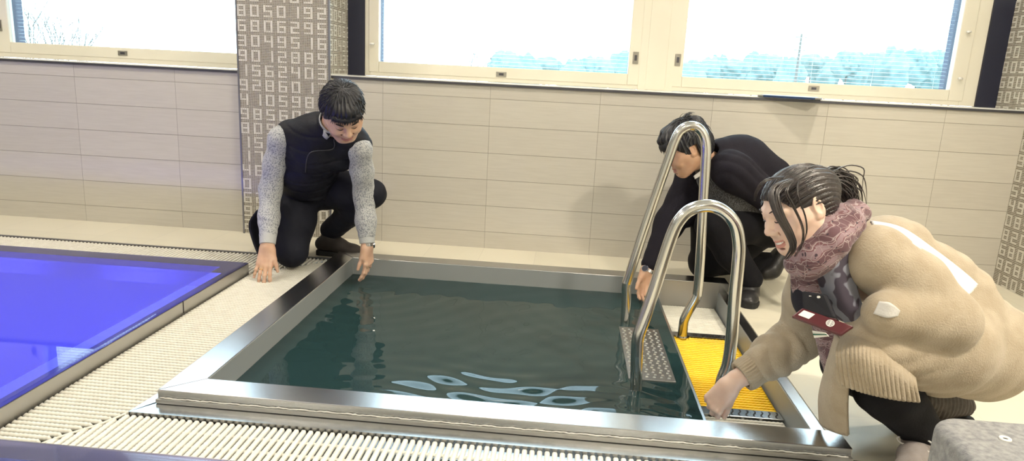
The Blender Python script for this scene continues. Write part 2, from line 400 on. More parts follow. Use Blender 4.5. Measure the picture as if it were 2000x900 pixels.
# ------------------------------------------------------------------ outside
wd = bpy.data.worlds.new('sky'); SC.world = wd; wd.use_nodes = True
nt = wd.node_tree; bg = nt.nodes['Background']; bg.inputs[0].default_value = (0.70, 0.87, 1.0, 1); bg.inputs[1].default_value = SKY if 'SKY' in globals() else 7.0
gm = mat('pale_ground', (0.42, 0.45, 0.44), 0.9)
b = MB(); b.box(-300, 300, 6, 400, -6.2, -6.0)
tag(b.build('ground', gm), 'pale open ground outside beyond the windows', 'ground', kind='structure')
leafm = mat('hazy_leaves', (0.11, 0.17, 0.165), 0.9, col2=(0.15, 0.21, 0.20), cscale=1.2)
barkm = mat('pale_bark', (0.10, 0.10, 0.09), 0.9)
def crown_mesh(seed, squash):
    bm = bmesh.new(); bmesh.ops.create_icosphere(bm, subdivisions=4, radius=1.0)
    r = np.random.default_rng(seed); K = r.normal(size=(14, 3))*2.6; ph = r.uniform(0, 6.28, 14); K2 = r.normal(size=(14, 3))*8; 
    for v in bm.verts:
        p = np.array(v.co); d = 1+.10*np.sin(K@p+ph).sum()/2.2+.035*np.sin(K2@p+ph).sum()
        v.co = Vector(p*d*np.array([1, 1, squash]))
    me = bpy.data.meshes.new('crown'); bm.to_mesh(me); bm.free(); me.materials.append(leafm)
    me.polygons.foreach_set('use_smooth', np.ones(len(me.polygons), dtype=bool)); return me
crowns = [crown_mesh(i, s) for i, s in enumerate((1.0, 1.25, .85, 1.5))]
mt = MB(); mt.tube([(0, 0, 0), (.05, 0, 3), (0, .05, 6)], [.25, .18, .1], 8); tmesh = None
ti = 0
def tree(px, top_y, wpx, Y, k, lab, grp):
    """a tree whose crown tops out in direction px, top_y"""
    global tmesh, ti
    p = at(px, top_y, Y); ppm = FPX/((p-CAM)@fwd); rad = wpx/ppm/2; hz = rad*(1.0, 1.25, .85, 1.5)[k]*1.05
    r = empty('tree', (p[0], Y, -6.0))
    tag(r, lab, 'tree', grp)
    c = bpy.data.objects.new('crown', crowns[k]); COL.objects.link(c); c.parent = r; c.location = (0, 0, p[2]-hz+6); c.scale = (rad, rad, hz/(1.0, 1.25, .85, 1.5)[k]); c.rotation_euler = (0, 0, ti*1.7); ti += 1
    if tmesh is None:
        t = mt.build('trunk', barkm, r, smooth=True); tmesh = t.data
    else:
        t = bpy.data.objects.new('trunk', tmesh); COL.objects.link(t); t.parent = r
    t.scale = (1, 1, (p[2]-hz+6)/6)
for i, (px, ty, w_) in enumerate([(985, 100, 60), (1030, 108, 55), (1075, 112, 60), (1120, 118, 60), (1165, 112, 65), (1212, 104, 60)]):
    tree(px, ty, w_, 126+16*(i % 3), i % 4, 'hazy bluish tree in the low treeline seen through the left sash of the wide window', 'treeline seen through the left sash')
for i, (px, ty, w_) in enumerate([(1350, 122, 60), (1385, 114, 60), (1412, 110, 52), (1440, 116, 50), (1476, 104, 52), (1505, 107, 55), (1550, 114, 55), (1588, 106, 50), (1620, 114, 50), (1660, 100, 46), (1685, 106, 52), (1712, 103, 50), (1752, 96, 60), (1800, 97, 60), (1835, 102, 60), (1870, 104, 60)]):
    tree(px, ty, w_, 126+16*(i % 3), (i*3+1) % 4, 'hazy bluish tree in the treeline seen through the right sash of the wide window', 'treeline seen through the right sash')
def bare_tree(px, Y, h, seed, lab, grp):
    p = at(px, 60, Y); r = random.Random(seed); b = MB()
    def br(q, d, l, rad, dep):
        e = q+d*l; b.tube([q, (q+e)/2+np.array([r.uniform(-.1, .1), 0, 0])*l*.3, e], [rad, rad*.8, rad*.6], 5)
        if dep:
            for k in range(3):
                nd = d+np.array([r.uniform(-.55, .55), r.uniform(-.4, .4), r.uniform(-.1, .3)]); nd /= np.linalg.norm(nd)
                br(q+d*l*r.uniform(.5, 1), nd, l*.68, rad*.6, dep-1)
    br(np.array([0, 0, 0.]), np.array([r.uniform(-.05, .05), 0, 1.]), h*.4, .09, 4)
    o = b.build('bare_tree', barkm, loc=(p[0], Y, -6.0)); tag(o, lab, 'tree', grp)
for i, px in enumerate((75, 105, 122, 155)): bare_tree(px, 38+9*i, 12, i, 'faint leafless tree seen through the left window at its left end', 'leafless trees outside the left window')
for i, px in enumerate((905, 932)): bare_tree(px, 70+12*i, 11, 20+i, 'faint leafless tree seen through the left sash of the wide window', 'leafless trees outside the wide window')
p = at(1566, 66, 120); b = MB(); b.tube([(0, 0, 0), (0, 0, p[2]+6)], [.32, .16], 8)
for zz in (.6, 1.6, 2.6): b.box(-.9, .9, -.08, .08, p[2]+6-zz, p[2]+6-zz+.12)
tag(b.build('lamp_mast', barkm, loc=(p[0], 120, -6)), 'thin pale mast rising above the treeline behind the right sash', 'mast')
# ================================================================== POOLS
def quad_frame(mb, X, Y, z_o, z_i, X2, Y2, mi=0):
    """mitred flat frame between the outer rectangle X, Y and the inner one X2, Y2"""
    o = [(X[0], Y[0], z_o), (X[1], Y[0], z_o), (X[1], Y[1], z_o), (X[0], Y[1], z_o)]
    i = [(X2[0], Y2[0], z_i), (X2[1], Y2[0], z_i), (X2[1], Y2[1], z_i), (X2[0], Y2[1], z_i)]
    mb.add(o+i, [(0, 1, 5, 4), (1, 2, 6, 5), (2, 3, 7, 6), (3, 0, 4, 7)], mi)
def basin(name, x0, x1, y0, y1, ztop, zbot, m, parent, t=.02):
    b = MB()
    b.box(x0, x1, y0, y1, zbot-.02, zbot)
    b.box(x0-t, x0, y0-t, y1+t, zbot-.02, ztop); b.box(x1, x1+t, y0-t, y1+t, zbot-.02, ztop)
    b.box(x0, x1, y0-t, y0, zbot-.02, ztop); b.box(x0, x1, y1, y1+t, zbot-.02, ztop)
    return b.build(name, m, parent)
# ---- plunge pool
PP = thing('plunge_pool', 'square sunken steel plunge pool with raised brushed rim in the middle of the deck', 'pool', (.9, 2.6, 0))
m = MB()
def rim_bar(mb, P, zt, zb, tilt=0):
    """P: four plan points (outer a, outer b, inner b, inner a), closed box between zb and zt"""
    V = [(x, y, zb) for x, y in P]+[(x, y, zt) for x, y in P]
    mb.add(V, [(0,3,2,1),(4,5,6,7),(0,1,5,4),(1,2,6,5),(2,3,7,6),(3,0,4,7)])
m = MB()
rim_bar(m, [(XA, YA), (XB, YA), (XB, YAI), (XAI, YAI)], ZR, -.016)
near = m.build('rim', MT['steel'], PP, bevel=.0025)
m = MB(); rim_bar(m, [(XAI, YAI), (XAI, YCI), (XA, YD), (XA, YA)], ZR, -.05); m.build('rim', steel_mat('brushed_steel_long', sc=(260, 3, 260)), PP, bevel=.0025)
for q in ((XAI, XAI+.0015, YAI, YCI), (XAI+.0015, XR1, YCI-.0015, YCI)):
    m = MB(); m.box(*q, -.06, ZR-.0025); m.build('rim_wall', MT['satin'], PP)
m = MB(); rim_bar(m, [(XAI, YCI), (XB, YCI), (XB, YD), (XA, YD)], ZR, -.05); m.build('rim', MT['steel'], PP, bevel=.0025)
m = MB(); m.box(XR1, XR2, YAI, YCI, -.13, -.003); m.build('side_rim', MT['steel'], PP, bevel=.002)
m = MB(); m.box(XR1-.0016, XR1, YAI, YCI-.002, -.13, -.006); m.build('side_rim_wall', MT['satin'], PP)
# folded lower face of the near rim and its sealant line
m = MB(); m.box(XA-.002, XB+.002, YA-.010, YA+.002, .004, .0175); m.build('rim_fold', MT['steel_side'], PP, bevel=.002)
pts = []
for i in range(260):
    x = XA+.01+(XB-XA-.02)*i/259; pts.append((x, YA-.004+.0008*math.sin(i*1.9), .0195+.0009*math.sin(i*.7)+.0006*math.sin(i*2.3)))
m = MB(); m.tube(pts, [0.0016+.0011*abs(math.sin(i*1.37)*math.sin(i*.31)) for i in range(260)], 6); m.build('sealant_line', MT['caulk'], PP, smooth=True)
m = MB()
m.add([(XPB, YPB, .003), (XB+.03, YPB, .003), (XB+.03, YA+.01, .003), (XA, YA+.01, .003), (XPB, YPB, -.02), (XB+.03, YPB, -.02), (XB+.03, YA+.01, -.02), (XA, YA+.01, -.02)], [(0,1,2,3),(4,7,6,5),(0,4,5,1),(1,5,6,2),(2,6,7,3),(3,7,4,0)])
m.build('base_plate', MT['steel'], PP)
m = MB(); m.add([(XPB, YPB, .003), (XA+.004, YA-.0, .003), (XA+.004, YA+.35, .003), (XPB, YPB, -.02), (XA+.004, YA, -.02), (XA+.004, YA+.35, -.02)], [(0,1,2),(3,5,4),(0,3,4,1),(1,4,5,2),(2,5,3,0)]); m.build('base_plate', MT['steel'], PP)
basin('basin', XAI, XWR-.09, YAI, YCI, -.052, -1.25, MT['steel_dark'], PP)
# weir: a wet sloping shelf that rises to a thin edge over the channel
m = MB()
m.add([(XWR, YAI, ZW+.004), (XWR, YCI, ZW+.004), (XWR-.115, YCI, ZW-.055), (XWR-.115, YAI, ZW-.055), (XWR, YAI, -.30), (XWR, YCI, -.30), (XWR-.115, YCI, -.30), (XWR-.115, YAI, -.30)],
      [(0,1,2,3),(4,7,6,5),(0,4,5,1),(1,5,6,2),(2,6,7,3),(3,7,4,0)])
m.build('weir', steel_mat('weir_steel', (0.42, 0.45, 0.48), .22, (60, 60, 60)), PP, bevel=.0015)
m = MB(); m.box(XWR-.004, XR2+.0, YAI-.02, YCI, -.16, -.125); m.build('channel_floor', MT['gutter'], PP)
m = MB(); m.box(XWR, XR1, YCI-.002, YCI+.003, -.15, ZR-.003); m.build('channel_end', MT['steel_side'], PP)
# ripples: rings round the dipped hands and a light chop towards the near edge
def ripple(x, y):
    z = 0
    for cx, cy, a in ((.13, 3.20, .0007), (1.43, 3.24, .0006), (1.48, 2.1, .0007)):
        d = np.hypot(x-cx, y-cy); z = z+a*np.sin(d*62)*np.exp(-d*1.6)
    z = z+.0006*np.sin(x*9+2*np.sin(y*5)+1)*np.sin(y*21+2.2*np.sin(x*4))
    chop = np.exp(-((y-2.12)/.22)**2)*(1/(1+np.exp(-(x-.45)*9)))
    z = z+chop*(.0034*np.sin(y*34+2.4*np.sin(x*5.1)+np.sin(x*13))*np.sin(x*10+1.5*np.sin(y*9))+.0015*np.sin(y*71+3*np.sin(x*9)))
    return z
nx, ny = 330, 300
xs = np.linspace(XAI, XWR-.001, nx); ys = np.linspace(YAI, YCI, ny)
GX, GY = np.meshgrid(xs, ys); GZ = ZW+ripple(GX, GY)*np.clip((XWR-GX)/.15, .1, 1)
V = np.stack([GX.ravel(), GY.ravel(), GZ.ravel()], 1)
ii = np.arange(nx*ny).reshape(ny, nx); F = np.stack([ii[:-1, :-1].ravel(), ii[:-1, 1:].ravel(), ii[1:, 1:].ravel(), ii[1:, :-1].ravel()], 1)
wm = water_mat('dark_green_water', (0.024, 0.055, 0.058), (0.10, 0.2, 0.22), 0.80, 9.0, 0.05, 1.42)
tag(obj('plunge_pool_water', V, F, wm, smooth=True), 'dark green rippling water filling the square plunge pool', 'water', kind='stuff')

# ---- blue pool and front pool
def lit_pool(name, lab, x0, x1, y0, y1, ztop, rw, depth, wl, sub=True, lamps=()):
    P = thing(name, lab, 'pool', ((x0+x1)/2, (y0+y1)/2, 0))
    m = MB()
    t = .006
    # outer skirt
    m.box(x0, x1, y0, y0+t, -.10, ztop-.002); m.box(x0, x1, y1-t, y1, -.10, ztop-.002); m.box(x0, x0+t, y0+t, y1-t, -.10, ztop-.002); m.box(x1-t, x1, y0+t, y1-t, -.10, ztop-.002)
    m.build('skirt', MT['steel_side'], P, bevel=.002)
    m = MB()
    quad_frame(m, (x0, x1), (y0, y1), ztop, ztop-.004, (x0+.012, x1-.012), (y0+.012, y1-.012))
    quad_frame(m, (x0+.012, x1-.012), (y0+.012, y1-.012), ztop-.004, ztop-.028, (x0+rw, x1-rw), (y0+rw+.02, y1-rw-.02))
    quad_frame(m, (x0+rw, x1-rw), (y0+rw+.02, y1-rw-.02), ztop-.028, ztop-.10, (x0+rw+.002, x1-rw-.002), (y0+rw+.022, y1-rw-.022))
    m.build('rim', steel_mat('flooded_steel', (.34, .33, .36), .3, (40, 40, 40)), P)
    basin('basin', x0+rw, x1-rw, y0+rw+.02, y1-rw-.02, ztop-.03, depth, MT['basin'], P)
    return P
BX0 = -3.2
BP = lit_pool('blue_pool', 'blue lit steel rimmed pool brimming over at the left of the deck', BX0, XL, YLN, YL, ZL, .083, -.95, ZL)
FP = lit_pool('front_pool', 'steel rimmed pool whose far edge shows at the bottom left corner', BX0, XF, .30, YF, .040, .06, -.95, .04)
m = MB(); m.box(XL-.0005, XL+.0012, 2.535, 2.539, 0.0, ZL); m.build('rim_joint', MT['black'], BP)
# raised dots of the steel floor of the blue pool
m = MB()
for i in range(44):
    for j in range(20):
        x = -2.4+i*.04+(j % 2)*.02; y = 1.78+j*.035
        z = -.94
        m.add([(x-.004, y-.003, z), (x+.004, y-.003, z), (x+.004, y+.003, z), (x-.004, y+.003, z), (x, y, z+.004)], [(0,1,4),(1,2,4),(2,3,4),(3,0,4)])
m.build('floor_studs', MT['sill'], BP)
def brim_water(name, x0, x1, y0, y1, z, mt_, lab, rw=.083, film=None):
    """water standing level with the rim, its edge rolling down over the outer lip"""
    prof = [(0.0005, -.0045), (.003, -.0022), (.007, -.0008), (.012, 0)]
    loops = []
    for d, dz in prof: loops.append([(x0+d, y0+d, z+dz), (x1-d, y0+d, z+dz), (x1-d, y1-d, z+dz), (x0+d, y1-d, z+dz)])
    V = [p for l in loops for p in l]; F = []
    for k in range(len(prof)-1):
        for i in range(4): F.append((k*4+i, k*4+(i+1) % 4, (k+1)*4+(i+1) % 4, (k+1)*4+i))
    k = len(prof)-1
    MI = [1]*len(F)
    V += [(x0+rw, y0+rw+.02, z), (x1-rw, y0+rw+.02, z), (x1-rw, y1-rw-.02, z), (x0+rw, y1-rw-.02, z)]
    for i in range(4): F.append((k*4+i, k*4+(i+1) % 4, k*4+4+(i+1) % 4, k*4+4+i)); MI.append(1)
    F.append((k*4+4, k*4+5, k*4+6, k*4+7)); MI.append(0)
    return tag(obj(name, V, F, None, mats=[mt_, filmw], midx=MI), lab, 'water', kind='stuff')
filmw = water_mat('thin_clear_water', (.2, .2, .5), (.80, .80, .95), 0.10, 3.0, 0.02)
fw = water_mat('pale_blue_water', (.10, .12, .36), (.45, .5, .9), 0.5, 3.0, 0.02)
bw = water_mat('blue_lit_water', (0.085, 0.085, 0.74), (0.28, 0.31, .88), 0.66, 3.0, 0.02)
brim_water('blue_pool_water', BX0+.002, XL-.002, YLN+.002, YL-.002, ZL+.0035, bw, 'still vivid blue water brimming in the left pool')
brim_water('front_pool_water', BX0+.002, XF-.002, .302, YF-.002, .0435, fw, 'pale blue reflecting water at the bottom left corner', rw=.06)
lampm = emit_mat('blue_lamp_lens', (0.12, 0.14, 1.0), 3.0)
def pool_lamp(x, y, z, fx, fy, en, P, rad=.13):
    b = MB(); n = 24
    V = []; 
    d = np.array([fx, fy, 0.]); s = np.array([-fy, fx, 0.]); u = np.array([0, 0, 1.])
    o = np.array([x, y, z]); b.tube([o, o+d*.03], rad, 24); l_ = b.build('lamp_housing', MT['steel_side'], P)
    b = MB(); b.tube([o+d*.0301, o+d*.034], rad*.85, 24); b.build('lamp_lens', lampm, P)
    ld = bpy.data.lights.new('pool_lamp', 'AREA'); ld.shape = 'DISK'; ld.size = rad*1.6; ld.energy = en; ld.color = (0.16, 0.17, 1.0)
    lo = bpy.data.objects.new('pool_lamp_light', ld); COL.objects.link(lo); lo.location = (x+fx*.05, y+fy*.05, z)
    lo.rotation_euler = Vector((fx, fy, 0)).to_track_quat('-Z', 'Y').to_euler()
for x in (-2.6, -1.7, -.85): pool_lamp(x, YLN+.105, -.35, 0, 1, 9, BP)
pool_lamp(XL-.085, 2.0, -.45, -1, 0, 3, BP); pool_lamp(XL-.085, 2.7, -.45, -1, 0, 3, BP)
for x in (-1.5, -.2): pool_lamp(x, .40, -.4, 0, 1, 2, FP)

# ================================================================== GRATINGS
PIT = .0205
def bar_along(b, p0, p1, w=.0120, h=.012, zt=0.0, step=.0128, mi=0, seed=0):
    """one grating bar: a rounded rib whose top swells into small treads"""
    p0 = np.array(p0, float); p1 = np.array(p1, float); Lg = np.linalg.norm(p1-p0)
    if Lg < .012: return
    t = (p1-p0)/Lg; s = np.array([-t[1], t[0]]); n = max(3, int(Lg/step)*2+1)
    V = []; F = []
    ring = [(-.5, -1.0), (-.5, -.35), (-.30, -.05), (.30, -.05), (.5, -.35), (.5, -1.0)]
    for i in range(n):
        a = i/(n-1); q = p0+t*Lg*a; end = i in (0, n-1)
        up = .0020 if i % 2 else 0.0
        ws = w*(.94 if i % 2 else 1.0)*(.6 if end else 1)
        for rx, rz in ring:
            zz = zt+rz*h+(up if rz > -.5 else 0)-(.004 if end and rz > -.5 else 0)
            c = q+s*rx*ws; V.append((c[0], c[1], zz))
    m_ = len(ring)
    for i in range(n-1):
        for k in range(m_):
            k2 = (k+1) % m_; F.append((i*m_+k, i*m_+k2, (i+1)*m_+k2, (i+1)*m_+k))
    F.append(tuple(range(m_))[::-1]); F.append(tuple(range((n-1)*m_, n*m_)))
    b.add(V, F, mi)
def tie(b, x0, x1, y0, y1, zt): b.box(x0, x1, y0, y1, zt-.014, zt-.0062)
gl_ = [('white plastic overflow grating laid between the two pools', 'between the pools')]
# between the pools: bars across the walk
b = MB(); y = YF+.03
dia = lambda y: None
X0, X1 = XL+.006, XA-.005
y = YF+.012
while y < YG0-.01:
    xa, xb = X0, X1
    if y < YLN: xa = X0
    if y < YA-.0:                                     # front mitre: from the base plate corner to the lower left
        xb = XPB-.004-(YPB-y)*.70 if y < YPB else XA-.005-(YA-y)*.72
    if y > YL: xa = X0+(y-YL)*.95
    bar_along(b, (xa, y), (xb, y)); y += PIT
for x in np.arange(X0+.03, X1, .062): tie(b, x, x+.008, YA, YL, 0)
tag(b.build('walkway_grating', MT['grate'], smooth=True), 'white plastic overflow grating on the walkway between the two pools', 'grating')
# far strip: bars run away from the viewer
b = MB(); x = -3.0
while x < XA-.01:
    y0 = YL+.006 if x < XL+.004 else YL+(x-XL)*1.04+.012
    bar_along(b, (x, y0), (x, YG0-.010)); x += PIT
for y in (YL+.07, YL+.16, YL+.25): tie(b, -3.0, XL+.0+(y-YL)*.9, y, y+.008, 0)
tag(b.build('far_grating', MT['grate'], smooth=True), 'white plastic grating strip along the far side of the blue pool below the wall', 'grating')
# front strip
b = MB(); x = XL+.18
fl = []
while x < 1.89:
    y1 = YPB-.007
    if x < XPB: y1 = YPB-(XPB-x)*1.43-.010
    bar_along(b, (x, YF+.006), (x, y1), w=.0145); x += PIT
for y in (YF+.05, YF+.115, YF+.18): tie(b, XPB-.05, 1.88, y, y+.010, 0)
tag(b.build('front_grating', MT['grate'], smooth=True), 'white plastic grating strip in front of the plunge pool with long straight bars', 'grating')
b = MB(); b.tube(spline([(XPB-.004, YPB-.004, -.001), (-.19, 1.672, -.001), (-.245, 1.594, -.001), (XL+.14, YF+.01, -.001)], 6), .0035, 8)
tag(b.build('grating_corner_strip', MT['grate'], smooth=True), 'thin curved white strip joining the walkway and front gratings', 'strip')
# channel gratings
def channel(y0, y1, m_, lab, name):
    b = MB(); y = y0+.008
    while y < y1-.006:
        bar_along(b, (XWR+.012, y), (XR1-.008, y), w=.0120, h=.010, zt=ZCH+.0, step=.014); y += .0195
    for x in np.arange(XWR+.03, XR1-.02, .06): tie(b, x, x+.008, y0+.004, y1-.004, ZCH)
    return tag(b.build(name, m_, smooth=True), lab, 'grating')
YP1, YP2, YQ1, YQ2 = 2.945, 2.995, 2.215, 2.275
channel(YP2, YCI-.004, MT['grate'], 'white plastic grating in the far end of the overflow channel', 'channel_grating')
channel(YQ2, YP1, MT['yellow'], 'bright yellow plastic grating in the overflow channel between the handrails', 'channel_grating')
channel(YAI+.004, YQ1, MT['grate'], 'white plastic grating in the near end of the overflow channel', 'channel_grating')
def drain_plate(y0, y1, lab):
    t = thing('drain_plate', lab, 'plate', ((XWR+XR1)/2, (y0+y1)/2, ZCH))
    b = MB(); b.box(XWR+.004, XR1-.004, y0+.002, y1-.002, ZCH-.012, ZCH+.001); b.build('plate', MT['steel'], t, bevel=.001)
    for k in range(7):
        x = XWR+.122+k*.0245; b = MB(); yc = (y0+y1)/2; hh = (y1-y0)*.36; pts = []
        for i in range(9):
            a = i/8; pts.append((x+.0045*math.sin(a*2*PI)+.004*(a-.5)*-1, yc+hh*(1-2*a), ZCH+.0005))
        b.tube(pts, [.0012]+[.0028]*7+[.0012], 6); b.build('wave_slot', MT['black'], t)
drain_plate(YP1, YP2, 'narrow steel drain plate with wavy slots at the foot of the far handrail')
drain_plate(YQ1, YQ2, 'narrow steel drain plate with wavy slots at the foot of the near handrail')

# ================================================================== LADDER
def rail(pts, Y, lab):
    t = thing('handrail', lab, 'handrail', (pts[0][0], Y, pts[0][1]))
    P = spline([(x, Y, z) for x, z in pts], 7)
    b = MB(); b.tube(P, .0205, 24); b.build('tube', MT['tube'], t, smooth=True)
    b = MB(); b.tube([(pts[0][0], Y, ZCH-.002), (pts[0][0], Y, ZCH+.006)], .030, 24); b.build('foot_collar', MT['tube'], t)
rail([(1.588, -.09), (1.588, -.03), (1.592, .0), (1.612, .055), (1.628, .095), (1.632, .13), (1.628, .25), (1.612, .55), (1.606, .68), (1.600, .74), (1.585, .784), (1.557, .812), (1.522, .815), (1.492, .795), (1.474, .755), (1.455, .68), (1.387, .399), (1.337, .165), (1.330, .13), (1.334, .07), (1.338, -.05), (1.341, -.13)], 2.93,
     'taller steel handrail with a narrow bend, behind, at the far end of the yellow grating')
rail([(1.611, -.09), (1.608, -.04), (1.613, .02), (1.624, .07), (1.626, .15), (1.620, .306), (1.617, .42), (1.612, .49), (1.592, .553), (1.553, .592), (1.505, .608), (1.455, .596), (1.420, .563), (1.395, .50), (1.357, .32), (1.330, .20), (1.318, .145), (1.318, .10), (1.326, -.02), (1.332, -.12), (1.336, -.35)], 2.27,
     'lower steel handrail with a broad round bend, nearest the viewer')
# perforated step
t = thing('step_plate', 'perforated steel step plate at the water line between the handrail feet', 'step', (1.39, 2.61, ZW))
m = MB(); m.box(1.308, 1.474, 2.345, 2.872, ZW-.002, ZW+.004)
m.box(1.308, 1.474, 2.345, 2.349, ZW-.030, ZW-.002)
m.build('tread', steel_mat('step_steel', (0.36, 0.355, 0.345), .38, (200, 200, 200)), t, bevel=.001)
m = MB(); r_ = MB()
k = 0
for j in range(23):
    y = 2.368+j*.0215
    for i in range(6):
        x = 1.322+i*.026+(.006 if j % 2 else 0)
        r_.add([(x-.0055, y-.0022, ZW+.0042), (x+.0055, y-.0022, ZW+.0042), (x+.004, y+.0022, ZW+.0075), (x-.004, y+.0022, ZW+.0075)], [(0, 1, 2, 3)])
        m.add([(x-.0055, y+.0022, ZW+.0044), (x+.0055, y+.0022, ZW+.0044), (x+.0055, y+.0055, ZW+.0044), (x-.0055, y+.0055, ZW+.0044)], [(0, 1, 2, 3)])
r_.build('raised_lips', MT['tube'], t); m.build('perforations', MT['black'], t)

# ================================================================== THINGS
# thin blue-edged box that juts over the sill
t = thing('flat_case', 'thin dark blue flat case with silver corners jutting over the white window sill', 'case', (2.17, W, .93))
A = np.array([2.026, 3.898]); B = np.array([2.318, 3.792]); dv = (B-A)/np.linalg.norm(B-A); nv = np.array([-dv[1], dv[0]])
def slabp(P, z0, z1): 
    mm = MB(); V = [(p[0], p[1], z0) for p in P]+[(p[0], p[1], z1) for p in P]
    mm.add(V, [(0,3,2,1),(4,5,6,7),(0,1,5,4),(1,2,6,5),(2,3,7,6),(3,0,4,7)]); return mm
slabp([A, B, B+nv*.20, A+nv*.20], .9305, .9400).build('shell', mat('blue_shell', (.012, .035, .11), .3), t, bevel=.001)
slabp([A+dv*.02-nv*.001, B-dv*.02-nv*.001, B-dv*.02+nv*.19, A+dv*.02+nv*.19], .9401, .9425).build('top_sheet', mat('pale_blue_sheet', (.42, .56, .75), .3), t)
for q in (A, B-dv*.028): slabp([q-nv*.002, q+dv*.028-nv*.002, q+dv*.028+nv*.03, q+nv*.03], .9325, .9405).build('corner_cap', MT['latch'], t)

# grey padded block in the lower right corner
def rounded_block(x0, x1, y0, y1, z0, z1, r, e):
    b = MB(); V = []; F = []; n = 10
    path = []
    for cx, cy, a0 in ((x1-r, y1-r, 0), (x0+r, y1-r, 90), (x0+r, y0+r, 180), (x1-r, y0+r, 270)):
        for k in range(n+1):
            a = math.radians(a0+90*k/n); path.append((cx+r*math.cos(a), cy+r*math.sin(a), math.cos(a), math.sin(a)))
    lv = [(z0, 0), (z1-e, 0)]+[(z1-e+e*math.sin(math.radians(q)), e*(1-math.cos(math.radians(q)))) for q in (20, 40, 60, 80, 90)]
    m_ = len(path)
    for z, ins in lv:
        for x, y, cx, cy in path: V.append((x-cx*ins, y-cy*ins, z))
    for i in range(len(lv)-1):
        for k in range(m_): F.append((i*m_+k, i*m_+(k+1) % m_, (i+1)*m_+(k+1) % m_, (i+1)*m_+k))
    F.append(tuple(range((len(lv)-1)*m_, len(lv)*m_)))
    return b.add(V, F)
ZS = .33
t = thing('stool', 'grey felt topped block with rounded corner and small white ringed eyelet, bottom right', 'stool', (2.1, 1.15, 0))
rounded_block(1.835, 2.60, .85, 1.455, 0, ZS, .065, .022).build('body', mat('grey_felt', (.20, .20, .21), .95, col2=(.31, .31, .31), cscale=70, bump=.7, bscale=260), t, smooth=True)
m = MB(); e_ = at(1963, 858, 1.0); d_ = e_-CAM; e_ = CAM+d_*(ZS-CAM[2])/d_[2]
ring = [(e_[0]+.0085*math.cos(a), e_[1]+.0085*math.sin(a), ZS+.001) for a in np.linspace(0, 2*PI, 20, endpoint=False)]
m.tube(ring, .0035, 8, closed=True); m.build('eyelet', MT['sill'], t, smooth=True)
m = MB(); m.tube([(e_[0], e_[1], ZS-.001), (e_[0], e_[1], ZS+.0012)], .006, 12); m.build('eyelet_hole', MT['black'], t)

# ================================================================== LAMPS
lensm = emit_mat('warm_lamp_lens', (1.0, 0.90, 0.74), LAMP)
def ceiling_light(x, y, s=.28, e=1.0, group='round ceiling lamps'):
    t = thing('ceiling_light', 'round warm white lamp set in the ceiling' if s > .2 else 'small round warm white lamp set in the ceiling near the window', 'lamp', (x, y, HC), group if s > .2 else None)
    b = MB(); b.tube([(x, y, HC-.03), (x, y, HC)], s/2+.02, 32); b.build('housing', MT['sill'], t)
    b = MB(); b.tube([(x, y, HC-.034), (x, y, HC-.0301)], s/2, 32); b.build('diffuser', lensm if e == 1 else emit_mat('warm_lamp_lens', (1.0, .90, .74), LAMP*e), t)
for x, y, e in ((2.32, 3.05, 1.0), (.55, 3.05, .85), (-1.3, 3.05, 1.0), (-3.2, 3.05, .8), (2.9, .9, 3.6), (.6, .2, .6), (-1.6, .4, 1.1), (1.6, -1.8, 1.0), (-1.4, -2, 1.0)):
    if x == 2.32: ceiling_light(x, y, s=.14, e=4.0, group='small ceiling lamps')
    else: ceiling_light(x, y, e=e)
